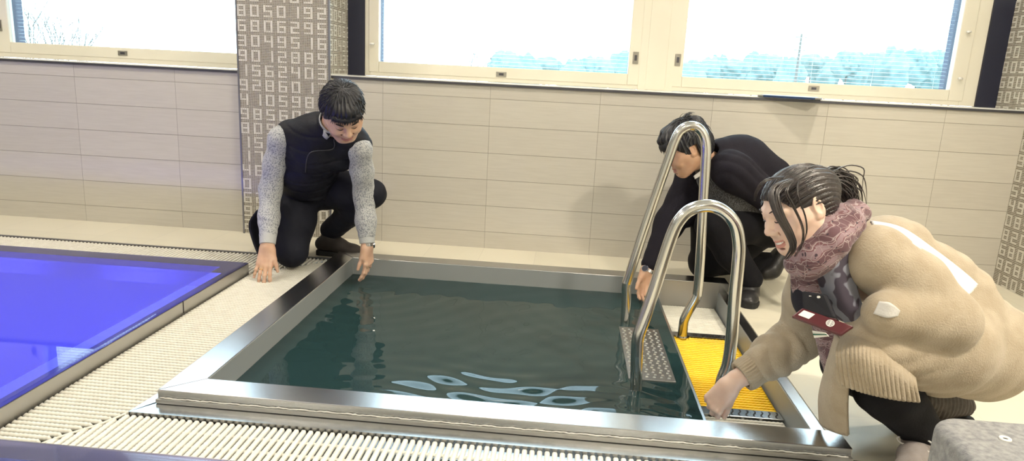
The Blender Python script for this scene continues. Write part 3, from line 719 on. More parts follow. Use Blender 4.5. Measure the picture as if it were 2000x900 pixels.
# ================================================================== SCULPTING: smooth solids meshed by surface nets
def nrm(v): v = np.array(v, float); return v/(np.linalg.norm(v)+1e-12)
class Sculpt:
    """a smooth union of tapered limbs and ellipsoids; cuts and creases on top"""
    def __init__(s): s.p = []; s.post = []
    def limb(s, a, b, r1, r2, k=.02, op='+', flat=None):
        """tapered limb a-b; flat=(axis, factor) squeezes its section along axis"""
        a = np.array(a, float); b = np.array(b, float)
        c = (a+b)/2; R = np.linalg.norm(b-a)/2+max(r1, r2)*(max(1, flat[1]) if flat else 1)
        fl = (nrm(flat[0]), flat[1]) if flat else None
        s.p.append(('L', a, b, r1, r2, k, op, fl, c, R)); return s
    def chain(s, pts, rs, k=.02, op='+', flat=None):
        for i in range(len(pts)-1): s.limb(pts[i], pts[i+1], rs[i], rs[i+1], k, op, flat)
        return s
    def ell(s, c, r, M=None, k=.02, op='+'):
        c = np.array(c, float); r = np.array(r, float); M = np.eye(3) if M is None else M
        s.p.append(('E', c, r, M, None, k, op, None, c, r.max())); return s
    def crease(s, fn): s.post.append(fn); return s
    def dist(s, q, P):
        if q[0] == 'L':
            _, a, b, r1, r2, k, op, fl, c, R = q
            ab = b-a; t = np.clip(((P-a)@ab)/(ab@ab+1e-12), 0, 1); d = P-a-t[:, None]*ab
            if fl is not None:
                n, f_ = fl; dn = d@n; d = d+np.outer(dn*(1/f_-1), n)
                m = np.linalg.norm(d, axis=1); return (m-(r1+(r2-r1)*t))*min(1, f_ if f_ < 1 else 1)*(1 if f_ >= 1 else 1)
            return np.sqrt((d*d).sum(1))-(r1+(r2-r1)*t)
        _, c, r, M, _, k, op, _, _, R = q
        d = (P-c)@M; k0 = np.sqrt(((d/r)**2).sum(1)); k1 = np.sqrt(((d/(r*r))**2).sum(1))+1e-9
        return k0*(k0-1)/k1
    def field(s, P, c=None, h=0):
        D = np.full(len(P), .5)
        for q in s.p:
            if c is not None and np.linalg.norm(q[8]-c)-q[9]-q[5] > h+.05: continue
            d = s.dist(q, P); k = q[5]
            if q[6] == '+':
                hh = np.clip(.5+.5*(D-d)/k, 0, 1); D = D*(1-hh)+d*hh-k*hh*(1-hh)
            elif q[6] == '-':
                hh = np.clip(.5-.5*(D+d)/k, 0, 1); D = D*(1-hh)-d*hh+k*hh*(1-hh)
        for fn in s.post: D = fn(P, D)
        return D
    def mesh(s, h, lo=None, hi=None, B=18, pad=.02):
        if lo is None:
            cs = np.array([q[8] for q in s.p if q[6] == '+']); Rs = np.array([q[9] for q in s.p if q[6] == '+'])
            lo = (cs-Rs[:, None]).min(0)-pad; hi = (cs+Rs[:, None]).max(0)+pad
        lo = np.array(lo, float); hi = np.array(hi, float)
        n = np.ceil((hi-lo)/h).astype(int)+1; nb = np.ceil(n/B).astype(int)
        BI = np.stack(np.meshgrid(*[np.arange(k) for k in nb], indexing='ij'), -1).reshape(-1, 3)
        cen = lo+(BI*B+B/2)*h; hd = B*h*.867
        Dc = s.field(cen); keep = np.abs(Dc) < hd*1.35+.015
        off = np.stack(np.meshgrid(*[np.arange(B+1)]*3, indexing='ij'), -1).reshape(-1, 3)
        S = [100000*100000, 100000, 1]
        keys = []; pos = []; quads = []
        for bi, cc in zip(BI[keep], cen[keep]):
            g0 = bi*B; P = lo+(g0+off)*h
            D = s.field(P, cc, hd).reshape(B+1, B+1, B+1)
            neg = D < 0
            if neg.all() or not neg.any(): continue
            c8 = [neg[i:B+i, j:B+j, k:B+k] for i in (0, 1) for j in (0, 1) for k in (0, 1)]
            sm = sum(x.astype(np.int8) for x in c8); act = np.argwhere((sm > 0) & (sm < 8))
            if len(act) == 0: continue
            acc = np.zeros((len(act), 3)); cnt = np.zeros(len(act))
            A = act
            def val(o): return D[A[:, 0]+o[0], A[:, 1]+o[1], A[:, 2]+o[2]]
            for ax in range(3):
                o1, o2 = [a for a in range(3) if a != ax]
                for u in (0, 1):
                    for v in (0, 1):
                        s0 = [0, 0, 0]; s0[o1] = u; s0[o2] = v; s1 = list(s0); s1[ax] = 1
                        d0 = val(s0); d1 = val(s1); m = (d0 < 0) != (d1 < 0)
                        t = np.where(m, d0/(d0-d1+1e-20), 0)
                        pt = np.array(s0)+np.outer(t, np.eye(3)[ax]); acc += pt*m[:, None]; cnt += m
            pp = lo+(g0+A+acc/cnt[:, None])*h
            gk = (g0+A)+10; keys.append(gk@np.array(S, dtype=np.int64)); pos.append(pp)
            for ax in range(3):
                o1, o2 = [(ax+1) % 3, (ax+2) % 3]
                sl0 = [slice(0, B)]*3; sl1 = list(sl0); sl1[ax] = slice(1, B+1)
                n0 = neg[tuple(sl0)]; n1 = neg[tuple(sl1)]
                E_ = np.argwhere(n0 != n1)
                if len(E_) == 0: continue
                fl = n0[E_[:, 0], E_[:, 1], E_[:, 2]]
                g = g0+E_+10; e1 = np.zeros(3, int); e1[o1] = 1; e2 = np.zeros(3, int); e2[o2] = 1
                q = np.stack([(g-e1-e2)@np.array(S, dtype=np.int64), (g-e2)@np.array(S, dtype=np.int64), g@np.array(S, dtype=np.int64), (g-e1)@np.array(S, dtype=np.int64)], 1)
                q[~fl] = q[~fl][:, ::-1]
                quads.append(q)
        keys = np.concatenate(keys); pos = np.concatenate(pos); quads = np.concatenate(quads)
        ks, idx = np.unique(keys, return_index=True); pos = pos[idx]
        qi = np.searchsorted(ks, quads); qi = np.clip(qi, 0, len(ks)-1)
        ok = (ks[qi] == quads).all(1); qi = qi[ok]
        return pos, qi
def smin(a, b, k):
    h = np.clip(.5+.5*(a-b)/k, 0, 1); return a*(1-h)+b*h-k*h*(1-h)
def relax(V, F, it=2, lam=.5):
    V = V.copy()
    e = np.concatenate([F[:, [0, 1]], F[:, [1, 2]], F[:, [2, 3]], F[:, [3, 0]]])
    for _ in range(it):
        s = np.zeros_like(V); c = np.zeros(len(V))
        for a in range(3):
            s[:, a] = np.bincount(e[:, 0], V[e[:, 1], a], len(V))+np.bincount(e[:, 1], V[e[:, 0], a], len(V))
        c = np.bincount(e[:, 0], minlength=len(V))+np.bincount(e[:, 1], minlength=len(V))
        V += lam*(s/np.maximum(c, 1)[:, None]-V)
    return V
def quick(name, V, F, mats, parent, midx=None):
    me = bpy.data.meshes.new(name)
    me.vertices.add(len(V)); me.vertices.foreach_set('co', np.asarray(V, dtype=np.float32).ravel())
    me.loops.add(len(F)*4); me.loops.foreach_set('vertex_index', np.asarray(F, dtype=np.int32).ravel())
    me.polygons.add(len(F)); me.polygons.foreach_set('loop_start', np.arange(0, len(F)*4, 4, dtype=np.int32))
    for m in mats: me.materials.append(m)
    if midx is not None: me.polygons.foreach_set('material_index', np.asarray(midx, dtype=np.int32))
    me.polygons.foreach_set('use_smooth', np.ones(len(F), dtype=bool))
    me.update(calc_edges=True); me.validate()
    o = bpy.data.objects.new(name, me); COL.objects.link(o)
    if parent is not None:
        o.parent = parent
        if parent.name in WORLD: o.matrix_parent_inverse = Matrix.Translation(-parent.location)
    return o
def sculpt_obj(name, S, h, m, parent, smooth=2, fn=None, mats=None, **kw):
    V, F = S.mesh(h, **kw)
    if smooth: V = relax(V, F, smooth)
    mi = None
    if fn is not None: mi = fn(V[F].mean(1))
    return quick(name, V, F, mats or [m], parent, mi)
def waves(seed, n=10, f0=8, f1=30):
    r = np.random.default_rng(seed); K = r.normal(size=(n, 3)); K /= np.linalg.norm(K, axis=1)[:, None]; K *= r.uniform(f0, f1, n)[:, None]; ph = r.uniform(0, 6.28, n)
    return lambda P: np.sin(P@K.T+ph).sum(1)/math.sqrt(n)
def folds(seed, amp, freq, ax, warp=.05, f0=6, f1=14):
    """cloth creases running across direction ax, wandering"""
    w1 = waves(seed, 6, f0, f1); w2 = waves(seed+1, 6, f0, f1); ax = nrm(ax)
    def fn(P, D):
        near = np.abs(D) < .03
        out = D.copy()
        if near.any():
            Q = P[near]; s = np.sin((Q@ax)*freq+w1(Q)*warp*freq); m = .5+.5*np.tanh(w2(Q))
            out[near] = D[near]-amp*(np.abs(s)*-1+.4)*-1*m
        return out
    return fn
def cut_plane(p, n, soft=.003):
    """keep the side the normal points away from"""
    p = np.array(p, float); n = nrm(n)
    return lambda P, D: np.maximum(D, (P-p)@n)
def local_cut(p, n, c, R):
    """plane cut that acts only within R of c"""
    p = np.array(p, float); n = nrm(n); c = np.array(c, float)
    def fn(P, D):
        near = ((P-c)**2).sum(1) < R*R
        o = D.copy(); o[near] = np.maximum(D[near], (P[near]-p)@n); return o
    return fn

# ------------------------------------------------------------------ hand
def hand(S, W, d, n, s, scale=1.0, curls=((.15,.2,.1),)*4, spread=(.10, .03, -.05, -.14), thumb=(.55, .25, .2), k=.006):
    """wrist W, d towards the knuckles, n palm side, s towards the thumb; returns joint positions per finger"""
    d = nrm(d); n = np.array(n, float); n -= d*(n@d); n = nrm(n); s_ = np.cross(d, n); s_ = s_ if s_@np.array(s, float) > 0 else -s_
    q = scale; W = np.array(W, float); out = []
    mcp = [(.092, .026), (.095, .006), (.089, -.0135), (.081, -.031)]
    ln = [(.041, .025, .020), (.046, .029, .021), (.042, .027, .021), (.033, .020, .018)]
    rr = [(.0090, .0082, .0074, .0064), (.0092, .0083, .0075, .0066), (.0088, .0079, .0071, .0062), (.0078, .0070, .0063, .0055)]
    def at_(a, b, c=0): return W+d*a*q+s_*b*q+n*c*q
    # palm: metacarpal rays webbed together
    for i, (a, b) in enumerate(mcp):
        S.limb(at_(.012, b*.62), at_(a, b), .0145*q, .0115*q, .012)
    S.limb(at_(.02, .018, .004), at_(.06, .026, .006), .017*q, .013*q, .012)
    S.limb(at_(.02, -.018, .004), at_(.065, -.024, .005), .015*q, .012*q, .012)
    S.limb(at_(-.03, 0), at_(.02, 0), .0235*q, .025*q, .015, flat=(n, .72))
    for i in range(4):
        a, b = mcp[i]; p = at_(a, b); dr = nrm(d*math.cos(spread[i])+s_*math.sin(spread[i])); nn = n.copy()
        side = np.cross(dr, nn); js = [p]
        cur = dr
        for j in range(3):
            c = curls[i][j]; cur2 = cur*math.cos(c)+nn*math.sin(c); nn = nn*math.cos(c)-cur*math.sin(c); cur = cur2
            e = p+cur*ln[i][j]*q
            S.limb(p, e, rr[i][j]*q, rr[i][j+1]*q, k if j else .009)
            S.ell(p, np.array([1, 1, 1])*rr[i][j]*1.06*q, None, .003)
            p = e; js.append(p)
        js.append(nrm(cur)); js.append(nrm(nn)); out.append(js)
    t0 = at_(.018, .020, .004); out_, in_, bend = thumb
    dt = nrm(d*math.cos(out_)+s_*math.sin(out_)+n*in_); t1 = t0+dt*.043*q
    d2 = nrm(dt+d*bend*1.0+n*bend*.5); t2 = t1+d2*.034*q; d3 = nrm(d2+d*bend+n*bend*.4); t3 = t2+d3*.026*q
    S.limb(t0, t1, .0165*q, .0115*q, .014); S.limb(t1, t2, .0105*q, .0095*q, .007); S.limb(t2, t3, .0095*q, .0075*q, .004)
    out.append([t1, t2, t3, nrm(d3), n])
    return out
def nails(js, parent, m, scale=1.0):
    for f_ in js:
        tip = f_[-3] if len(f_) > 5 else f_[2]
        dr = f_[-2]; nn = -f_[-1]
        sd = np.cross(dr, nn); c = tip-dr*.002*scale+nn*.0055*scale
        V = []; F = []
        for i in range(5):
            for j in range(5):
                u = (i/4-.5); v = (j/4-.5)
                V.append(c+dr*v*.011*scale+sd*u*.009*scale*(1-.25*abs(v)*2*(v > 0))+nn*(.0012-.004*u*u-.0015*max(0, v))*scale)
        for i in range(4):
            for j in range(4): F.append((i*5+j, i*5+j+1, i*5+j+6, i*5+j+5))
        b = MB(); b.add(V, F); b.build('fingernail', m, parent, smooth=True)

# ------------------------------------------------------------------ head
class Head:
    def __init__(s, C, Fv, Uv, sc=1.0):
        s.C = np.array(C, float); s.F = nrm(Fv); U = np.array(Uv, float); s.U = nrm(U-s.F*(U@s.F)); s.X = np.cross(s.F, s.U); s.s = sc
        s.R = np.stack([s.X, s.F, s.U], 1)
    def w(s, x, y, z): return s.C+s.R@(np.array([x, y, z])*s.s)
    def loc(s, P): return ((P-s.C)@s.R)/s.s
    def ell(s, S, c, r, k=.015, op='+', rot=None):
        M = s.R if rot is None else s.R@np.array(Euler(rot).to_matrix())
        S.ell(s.w(*c), np.array(r)*s.s, M, k*s.s, op)
    def limb(s, S, a, b, r1, r2, k=.012, op='+', flat=None):
        S.limb(s.w(*a), s.w(*b), r1*s.s, r2*s.s, k*s.s, op, None if flat is None else (s.R@np.array(flat[0]), flat[1]))
    def face(s, S, female=False, smile=.5, neck=None, open_=0.0, crown=.087):
        s.ell(S, (0, -.014, .030), (.0735, .094, crown), .02)
        lt = .0044 if female else .0056
        s.ell(S, (0, .020, -.020), (.0665, .072, .080), .03)
        s.ell(S, (0, .030, -.060), (.052 if female else .056, .055, .050), .03)
        s.ell(S, (0, .058, -.092), (.023 if female else .027, .026, .019), .028)          # chin
        for e in (-1, 1):
            s.limb(S, (e*.058, .0, -.045), (e*.022, .060, -.095), .017, .014, .03)          # jaw line
            s.ell(S, (e*.038, .066, -.030-.003*smile), (.025, .021, .022), .018)              # cheek
            s.ell(S, (e*.060, .030, -.012), (.014, .03, .016), .025)                          # cheekbone
            s.ell(S, (e*.031, .094, .003), (.019, .016, .0125), .014, '-')                     # socket
            s.ell(S, (e*.031, .0735, .001), (.0150, .0145, .0125), .006)                        # lid over eye
            s.limb(S, (e*.014, .0855, .019), (e*.047, .072, .021), .0085, .0065, .016)          # brow ridge
            s.ell(S, (e*.0115, .0945, -.034), (.0078, .0095, .0075), .006)                       # wing of nose
            s.ell(S, (e*.0065, .099, -.0405), (.0035, .004, .0035), .003, '-')                   # nostril
            # ear
            M = (0, e*.25, e*.35)
            s.ell(S, (e*.0765, -.010, .000), (.0075, .019, .031), .006, rot=(-.18, 0, e*-.35))
            s.ell(S, (e*.083, -.006, .004), (.0055, .0115, .019), .004, '-', rot=(-.18, 0, e*-.35))
            s.ell(S, (e*.079, .001, -.020), (.006, .008, .0095), .006)
            s.limb(S, (e*.023, .086, -.036), (e*.034, .070, -.066), .0035, .0030, .007, '-')      # smile fold
        s.limb(S, (0, .083, .012), (0, .1045, -.024), .0072, .0088, .013)                         # nose
        s.ell(S, (0, .1045, -.030), (.0095, .0095, .0085), .008)
        w = .020+.006*smile; up = .006*smile
        prev = None
        for a in np.linspace(-1, 1, 9):
            x = a*w; y = .0905-.018*a*a; z = -.0625+up*a*a
            if prev is not None:
                s.limb(S, prev[0], (x, y, z+.0015), lt, lt-.0018*a*a, .005)
                s.limb(S, prev[1], (x*.92, y-.0015, z-.0115-.005*open_), lt+.0006, lt+.0006-.002*a*a, .005)
            prev = ((x, y, z+.0015), (x*.92, y-.0015, z-.0115-.005*open_))
        prev = None
        for a in np.linspace(-1, 1, 9):
            x = a*w*1.02; y = .0965-.018*a*a; z = -.0672+up*a*a-.002*open_*(1-a*a)
            if prev is not None: s.limb(S, prev, (x, y, z), .0014+.0045*open_*(1-a*a), .0014+.0045*open_*(1-a*a), .002, '-')
            prev = (x, y, z)
        s.ell(S, (0, .082, -.0835), (.018, .009, .004), .008, '-')
        s.w_smile = w; s.up = up; s.op = open_
        if neck is not None:
            S.limb(s.w(0, -.025, -.045), np.array(neck), .052*s.s*(.88 if female else 1), .058*s.s*(.86 if female else 1), .03)
    def regions(s, cen):
        """0 skin, 1 lips"""
        q = s.loc(cen); a = np.clip(q[:, 0]/s.w_smile, -1, 1)
        zu = -.0625+s.up*a*a; hh = (1-a*a)
        up = (q[:, 2] > zu-.0065) & (q[:, 2] < zu+.0036*hh+.0012)
        lo = (q[:, 2] < zu-.0055) & (q[:, 2] > zu-.0125-.0035*hh-.005*s.op)
        return ((np.abs(q[:, 0]) < s.w_smile*1.02) & (q[:, 1] > .074) & (up | lo)).astype(int)
    def arcs(s, parent, pts_list, rads, m, name):
        for pts, rd in zip(pts_list, rads):
            b = MB(); P = spline([s.w(*p) for p in pts], 6); n = len(P)
            b.tube(P, [max(.0004, rd*s.s*math.sin(PI*(.08+.88*i/(n-1)))) for i in range(n)], 8)
            b.build(name, m, parent, smooth=True)
    def features(s, parent, mb, ml, female=False, closed=True):
        br = []; la = []
        for e in (-1, 1):
            br.append([(e*.014, .0935, .0215), (e*.028, .0920, .0275), (e*.041, .0835, .0275), (e*.052, .070, .021)])
            la.append([(e*.0165, .0865, -.0025), (e*.024, .0895, -.0045), (e*.033, .0885, -.0045), (e*.041, .083, -.002), (e*.047, .077, .0012)])
        s.arcs(parent, br, [.0022 if female else .0034]*2, mb, 'eyebrow')
        s.arcs(parent, la, [.0017 if female else .0014]*2, ml, 'eyelashes')
    def teeth(s, parent, m):
        b = MB(); w = s.w_smile*.72; n = 8
        for i in range(n):
            a0 = -1+2*i/n+.03; a1 = -1+2*(i+1)/n-.03; V = []
            for a in (a0, a1):
                x = a*w; y = .0938-.018*a*a*.6; z = -.0632+s.up*a*a*.5
                V += [s.w(x, y, z), s.w(x, y-.0006, z-.0068), s.w(x, y-.006, z), s.w(x, y-.006, z-.0066)]
            b.add(V, [(0, 1, 5, 4), (0, 2, 3, 1), (4, 5, 7, 6), (1, 3, 7, 5), (0, 4, 6, 2)])
        return b.build('teeth', m, parent)
def strands(name, roots, m, parent, n=5):
    """roots: list of (points, radius) tapered locks of hair in one mesh"""
    b = MB()
    for pts, rd in roots:
        P = spline(pts, 4); k = len(P)
        b.tube(P, [max(.0003, rd*(1-(i/(k-1))**2.2)*(.35+.65*min(1, i/3))) for i in range(k)], n, cap=False)
    return b.build(name, m, parent, smooth=True)
def sheet(name, G, th, m, parent, sub=1):
    """cloth panel: grid of points [rows][cols] given thickness"""
    G = np.array(G, float); R_, C_ = G.shape[:2]
    du = np.gradient(G, axis=0); dv = np.gradient(G, axis=1); nn = np.cross(du, dv); nn /= np.linalg.norm(nn, axis=2)[:, :, None]+1e-12
    V = np.concatenate([(G+nn*th/2).reshape(-1, 3), (G-nn*th/2).reshape(-1, 3)]); N_ = R_*C_; F = []
    for i in range(R_-1):
        for j in range(C_-1):
            a = i*C_+j; F.append((a, a+1, a+C_+1, a+C_)); F.append((N_+a, N_+a+C_, N_+a+C_+1, N_+a+1))
    for j in range(C_-1): F.append((j, N_+j, N_+j+1, j+1)); a = (R_-1)*C_+j; F.append((a, a+1, N_+a+1, N_+a))
    for i in range(R_-1): a = i*C_; F.append((a, a+C_, N_+a+C_, N_+a)); a += C_-1; F.append((a, N_+a, N_+a+C_, a+C_))
    return obj(name, V, F, m, parent, smooth=True)
def grid_from(rows, n=10, mrow=8):
    """smooth grid through control rows (each a list of points)"""
    A = [spline(r, n) for r in rows]; A = np.array(A)
    cols = [spline(list(A[:, j]), mrow) for j in range(A.shape[1])]
    return np.array(cols).transpose(1, 0, 2)
# ================================================================== PEOPLE
skin = mat('skin', (.62, .385, .265), .48, col2=(.66, .43, .31), cscale=30, bump=.12, bscale=300, sss=.12)
skin_w = mat('skin_fair', (.70, .49, .39), .45, col2=(.74, .54, .44), cscale=30, bump=.05, bscale=300, sss=.12)
skin_t = mat('skin_tan', (.56, .33, .215), .48, col2=(.60, .37, .25), cscale=30, bump=.12, bscale=300, sss=.12)
lips = mat('lips', (.45, .19, .16), .4); lips_w = mat('lips_pink', (.56, .26, .22), .4)
hairm = mat('black_hair', (.006, .006, .009), .45, col2=(.014, .014, .020), cscale=60, spec=.6, stretch=(1, 1, 1))
hair2 = mat('dark_brown_hair', (.012, .008, .008), .36, col2=(.028, .018, .017), cscale=70, spec=.7)
browm = mat('brow_hair', (.03, .02, .018), .7)
lashm = mat('lash', (.02, .014, .012), .6)
toothm = mat('teeth', (.85, .83, .78), .25)
nailm = mat('nail', (.72, .46, .38), .25)
def heather(name, base, dark, sc, thr):
    m, nt, out = new_mat(name); p = N(nt, 'ShaderNodeBsdfPrincipled', in_Roughness=.95); p.inputs['Sheen Weight'].default_value = .25; L(nt, p.outputs[0], out.inputs[0])
    tc = N(nt, 'ShaderNodeTexCoord'); mp = N(nt, 'ShaderNodeMapping'); mp.inputs['Scale'].default_value = (1, 1, .55); L(nt, tc.outputs['Object'], mp.inputs[0])
    n1 = N(nt, 'ShaderNodeTexNoise', in_Scale=sc, in_Detail=2.0, in_Roughness=.6); L(nt, mp.outputs[0], n1.inputs['Vector'])
    r = N(nt, 'ShaderNodeValToRGB'); r.color_ramp.elements[0].position = thr-.04; r.color_ramp.elements[1].position = thr+.05
    r.color_ramp.elements[0].color = rgba(dark); r.color_ramp.elements[1].color = rgba(base); L(nt, n1.outputs['Fac'], r.inputs[0]); L(nt, r.outputs[0], p.inputs['Base Color'])
    b = N(nt, 'ShaderNodeBump', in_Strength=.5, in_Distance=.003); L(nt, n1.outputs['Fac'], b.inputs['Height']); L(nt, b.outputs[0], p.inputs['Normal'])
    return m
sweat = heather('heather_knit', (.50, .51, .51), (.21, .22, .25), 230, .455)
cuffm = mat('grey_cuff', (.50, .51, .51), .95, bump=.5, bscale=250)
vestm = mat('navy_vest', (.006, .0065, .012), .6, bump=.3, bscale=90, spec=.3)
trous = mat('navy_trousers', (.008, .009, .017), .78, spec=.3, bump=.2, bscale=150)
shoem = mat('dark_suede_shoe', (.024, .018, .016), .75, bump=.4, bscale=200)
solem = mat('black_sole', (.010, .010, .011), .7)
blackm = mat('black_leather', (.018, .017, .018), .4, bump=.25, bscale=120)
jackm = mat('dark_jacket', (.011, .0095, .016), .85, bump=.3, bscale=180, spec=.25)
greyk = heather('charcoal_knit', (.085, .085, .090), (.022, .022, .026), 260, .5)
blackt = mat('black_trousers', (.005, .005, .008), .85, spec=.25, bump=.2, bscale=150)
coatm = mat('oatmeal_wool', (.355, .29, .205), .95, col2=(.43, .36, .268), cscale=16, bump=.6, bscale=230, sheen=.15)
white_c = mat('white_cloth', (.66, .64, .62), .85, bump=.3, bscale=200)
watchm = mat('watch_steel', (.45, .45, .46), .22, metal=1.0)
goldm = mat('gold_ring', (.85, .55, .2), .2, metal=1.0)
def shoe(S, heel, toe, up=(0, 0, 1), w=.042, h=.055, ankle=None):
    heel = np.array(heel, float); toe = np.array(toe, float); up = nrm(up); d = toe-heel; Ln = np.linalg.norm(d); d = d/Ln
    S.limb(heel+up*h*.62, heel+d*Ln*.45+up*h*.62, w*.80, w*.86, .02)
    S.limb(heel+d*Ln*.45+up*h*.55, heel+d*Ln*.82+up*h*.42, w*.95, w*.78, .02, flat=(up, .75))
    S.limb(heel+d*Ln*.80+up*h*.40, heel+d*Ln*.93+up*h*.34, w*.86, w*.66, .02, flat=(up, .65))
    if ankle is not None: S.limb(heel+d*Ln*.18+up*h*.9, ankle, w*.95, w*.98, .02)
def sole(parent, heel, toe, up, w, m, name='sole'):
    heel = np.array(heel, float); toe = np.array(toe, float); up = nrm(up); d = toe-heel; Ln = np.linalg.norm(d); d /= Ln; s = np.cross(up, d)
    pr = [(-.12*w/.04*.04/Ln, .0), ]
    out = []
    for t, ww in ((-.13, .45), (-.10, .75), (0, .88), (.2, .82), (.45, .86), (.7, 1.08), (.88, .98), (1.02, .70), (1.07, .35)): out.append((t, ww))
    path = [(t, ww) for t, ww in out]+[(t, -ww) for t, ww in reversed(out)]
    b = MB(); V = []; n = len(path)
    for hh, sc in ((0.0, .96), (.006, 1.0), (.020, 1.0), (.024, .94)):
        for t, ww in path: V.append(heel+d*Ln*t+s*w*ww*sc+up*hh)
    F = []
    for i in range(3):
        for k in range(n): F.append((i*n+k, i*n+(k+1) % n, (i+1)*n+(k+1) % n, (i+1)*n+k))
    F.append(tuple(range(n))[::-1]); F.append(tuple(range(3*n, 4*n))); b.add(V, F)
    return b.build(name, m, parent)
def watch(parent, c, ax, face, r, sides=(.8, 1.0)):
    ax = nrm(ax); face = np.array(face, float); face -= ax*(face@ax); face = nrm(face); sd = np.cross(ax, face)
    g = MB()
    for k in range(20):
        a0 = 2*PI*k/20; a1 = a0+2*PI/20*.86
        V = []
        for a in (a0, (a0+a1)/2, a1):
            for rr_ in (r, r+.0035):
                for z in (-.0075, .0075): V.append(c+ax*z+(face*math.cos(a)*sides[0]+sd*math.sin(a)*sides[1])*rr_)
        F = [(2, 3, 7, 6), (6, 7, 11, 10), (0, 1, 3, 2), (8, 10, 11, 9), (0, 2, 6, 4), (4, 6, 10, 8), (1, 5, 7, 3), (5, 9, 11, 7)]
        g.add(V, F)
    w_ = g.build('watch', watchm, parent)
    g = MB(); o = c+face*(r*sides[0]+.001); g.tube([o, o+face*.009], .0165, 24); g.build('watch_case', watchm, w_, smooth=False)
    g = MB(); g.tube([o+face*.009, o+face*.0094], .0145, 24); g.build('watch_dial', MT['navy'], w_)
def hair_shell(Hd, fn_cut, grow=.012, seed=1, lumps=(), h=.003, m=None, parent=None, strand_amp=.0022, back=0.0):
    S = Sculpt()
    Hd.ell(S, (0, -.014, .032), (.0735+grow, .094+grow, .087+grow), .01)
    Hd.ell(S, (0, -.045, .000), (.068+grow, .062+grow+back, .075+grow), .03)
    for c, r in lumps: Hd.ell(S, c, r, .02)
    wv = waves(seed, 8, 3, 9)
    def strand(P, D):
        q = Hd.loc(P); top = q-np.array([0, -.03, .10])
        ang = np.arctan2(top[:, 0], top[:, 1]); rad = np.linalg.norm(top, axis=1)
        w = wv(q*14)
        return D-strand_amp*(np.sin(ang*34+w*1.6+rad*20)+.6*np.sin(ang*71+w*2.3))*np.clip(rad/.05, 0, 1)-.0018*w
    S.crease(strand); S.crease(lambda P, D: np.maximum(D, fn_cut(Hd.loc(P), wv)))
    return sculpt_obj('hair', S, h, m, parent, 1)

# ------------------------------------------------------------------ man kneeling on the left
M1 = thing('person', 'man in navy vest and grey sweater kneeling at the far corner of the plunge pool', 'person', (-.25, 3.2, 0))
C_ = np.array([.066, 3.00, .790]); H1 = Head(C_, (.40, -.58, -.70), (.26, -.74, .66), 1.02)
nb = np.array([-.03, 3.13, .715])
shR = np.array([-.275, 3.17, .678]); elR = np.array([-.352, 3.20, .395]); wrR = np.array([-.318, 3.07, .150])
shL = np.array([.085, 3.17, .655]); elL = np.array([.082, 3.27, .385]); wrL = np.array([.113, 3.215, .150])
hipR = np.array([-.315, 3.44, .375]); knR = np.array([-.268, 3.22, .075]); anR = np.array([-.43, 3.60, .075])
hipL = np.array([-.19, 3.46, .375]); knL = np.array([.105, 3.31, .385]); anL = np.array([-.175, 3.545, .115])
# body: head and neck, trunk and limbs inside the clothes, hands
S = Sculpt(); H1.face(S, smile=.9, neck=nb)
hv, hf = S.mesh(.0025); hv = relax(hv, hf, 1)
S = Sculpt()
hdirR = nrm(np.array([-.306, 3.0, .02])-wrR)
jR = hand(S, wrR, (.02, -.42, -.90), (-.05, .35, -.93), (1, .15, 0), .98, curls=((-.10, .22, .15), (-.12, .22, .15), (-.10, .22, .15), (-.08, .25, .15)), spread=(.10, .02, -.07, -.20), thumb=(.42, .10, .15))
S.limb(wrR-nrm(wrR-elR)*.0, wrR+(elR-wrR)*.45, .026, .036, .02)
rv, rf = S.mesh(.0021); rv = relax(rv, rf, 1)
S = Sculpt()
jL = hand(S, wrL, (.08, -.10, -.98), (-.85, .22, .0), (-.2, -.9, 0), .98, curls=((.25, .30, .2), (.30, .35, .25), (.35, .40, .25), (.38, .42, .3)), spread=(.06, .02, -.03, -.08), thumb=(.22, .30, .15))
S.limb(wrL, wrL+(elL-wrL)*.45, .026, .036, .02)
lv, lf = S.mesh(.0021); lv = relax(lv, lf, 1)
S = Sculpt()
S.chain([(hipR+hipL)/2, [-.19, 3.31, .55], [-.11, 3.20, .66], nb], [.10, .095, .085, .040], .04)
for a, b, c in ((shR, elR, wrR), (shL, elL, wrL)): S.limb(nb-[0, 0, .06], a-[0, 0, .03], .034, .030, .02); S.limb(a-[0, 0, .03], b, .032, .034); S.limb(b, b+(c-b)*.8, .036, .027)
for a, b, c in ((hipR, knR, anR), (hipL, knL, anL)): S.limb(a, b, .075, .045, .04); S.limb(b, c, .045, .035)
bv, bf = S.mesh(.009)
def merge(parts):
    Vs = []; Fs = []; o = 0
    for V, F in parts: Vs.append(V); Fs.append(F+o); o += len(V)
    return np.concatenate(Vs), np.concatenate(Fs)
V, F = merge([(hv, hf), (rv, rf), (lv, lf), (bv, bf)])
mi = np.zeros(len(F), int); mi[:len(hf)] = H1.regions(hv[hf].mean(1))
quick('body', V, F, [skin, lips], M1, mi)
nails(jR, M1, nailm); nails(jL, M1, nailm)
H1.features(M1, browm, lashm); H1.teeth(M1, toothm)
def cut1(q, wv):
    x, y, z = q[:, 0], q[:, 1], q[:, 2]
    fringe = .050-.012*np.clip(np.abs(x)/.06, 0, 1)+.004*np.sin(x*160)+.003*wv(q*9)
    side = -.002
    # hairline: front fringe for y>.045, sideburn before the ear, nape behind
    lim = np.where(y > .050, fringe, np.where(y > .012, -.012+(y-.012)*.95, np.where(y > -.028, .026, -.058)))
    return (lim-z)
hair_shell(H1, cut1, .015, 3, lumps=[((.0, .050, .075), (.055, .045, .035)), ((-.03, .0, .105), (.045, .05, .025))], m=hairm, parent=M1)
rt = []
rg = random.Random(5)
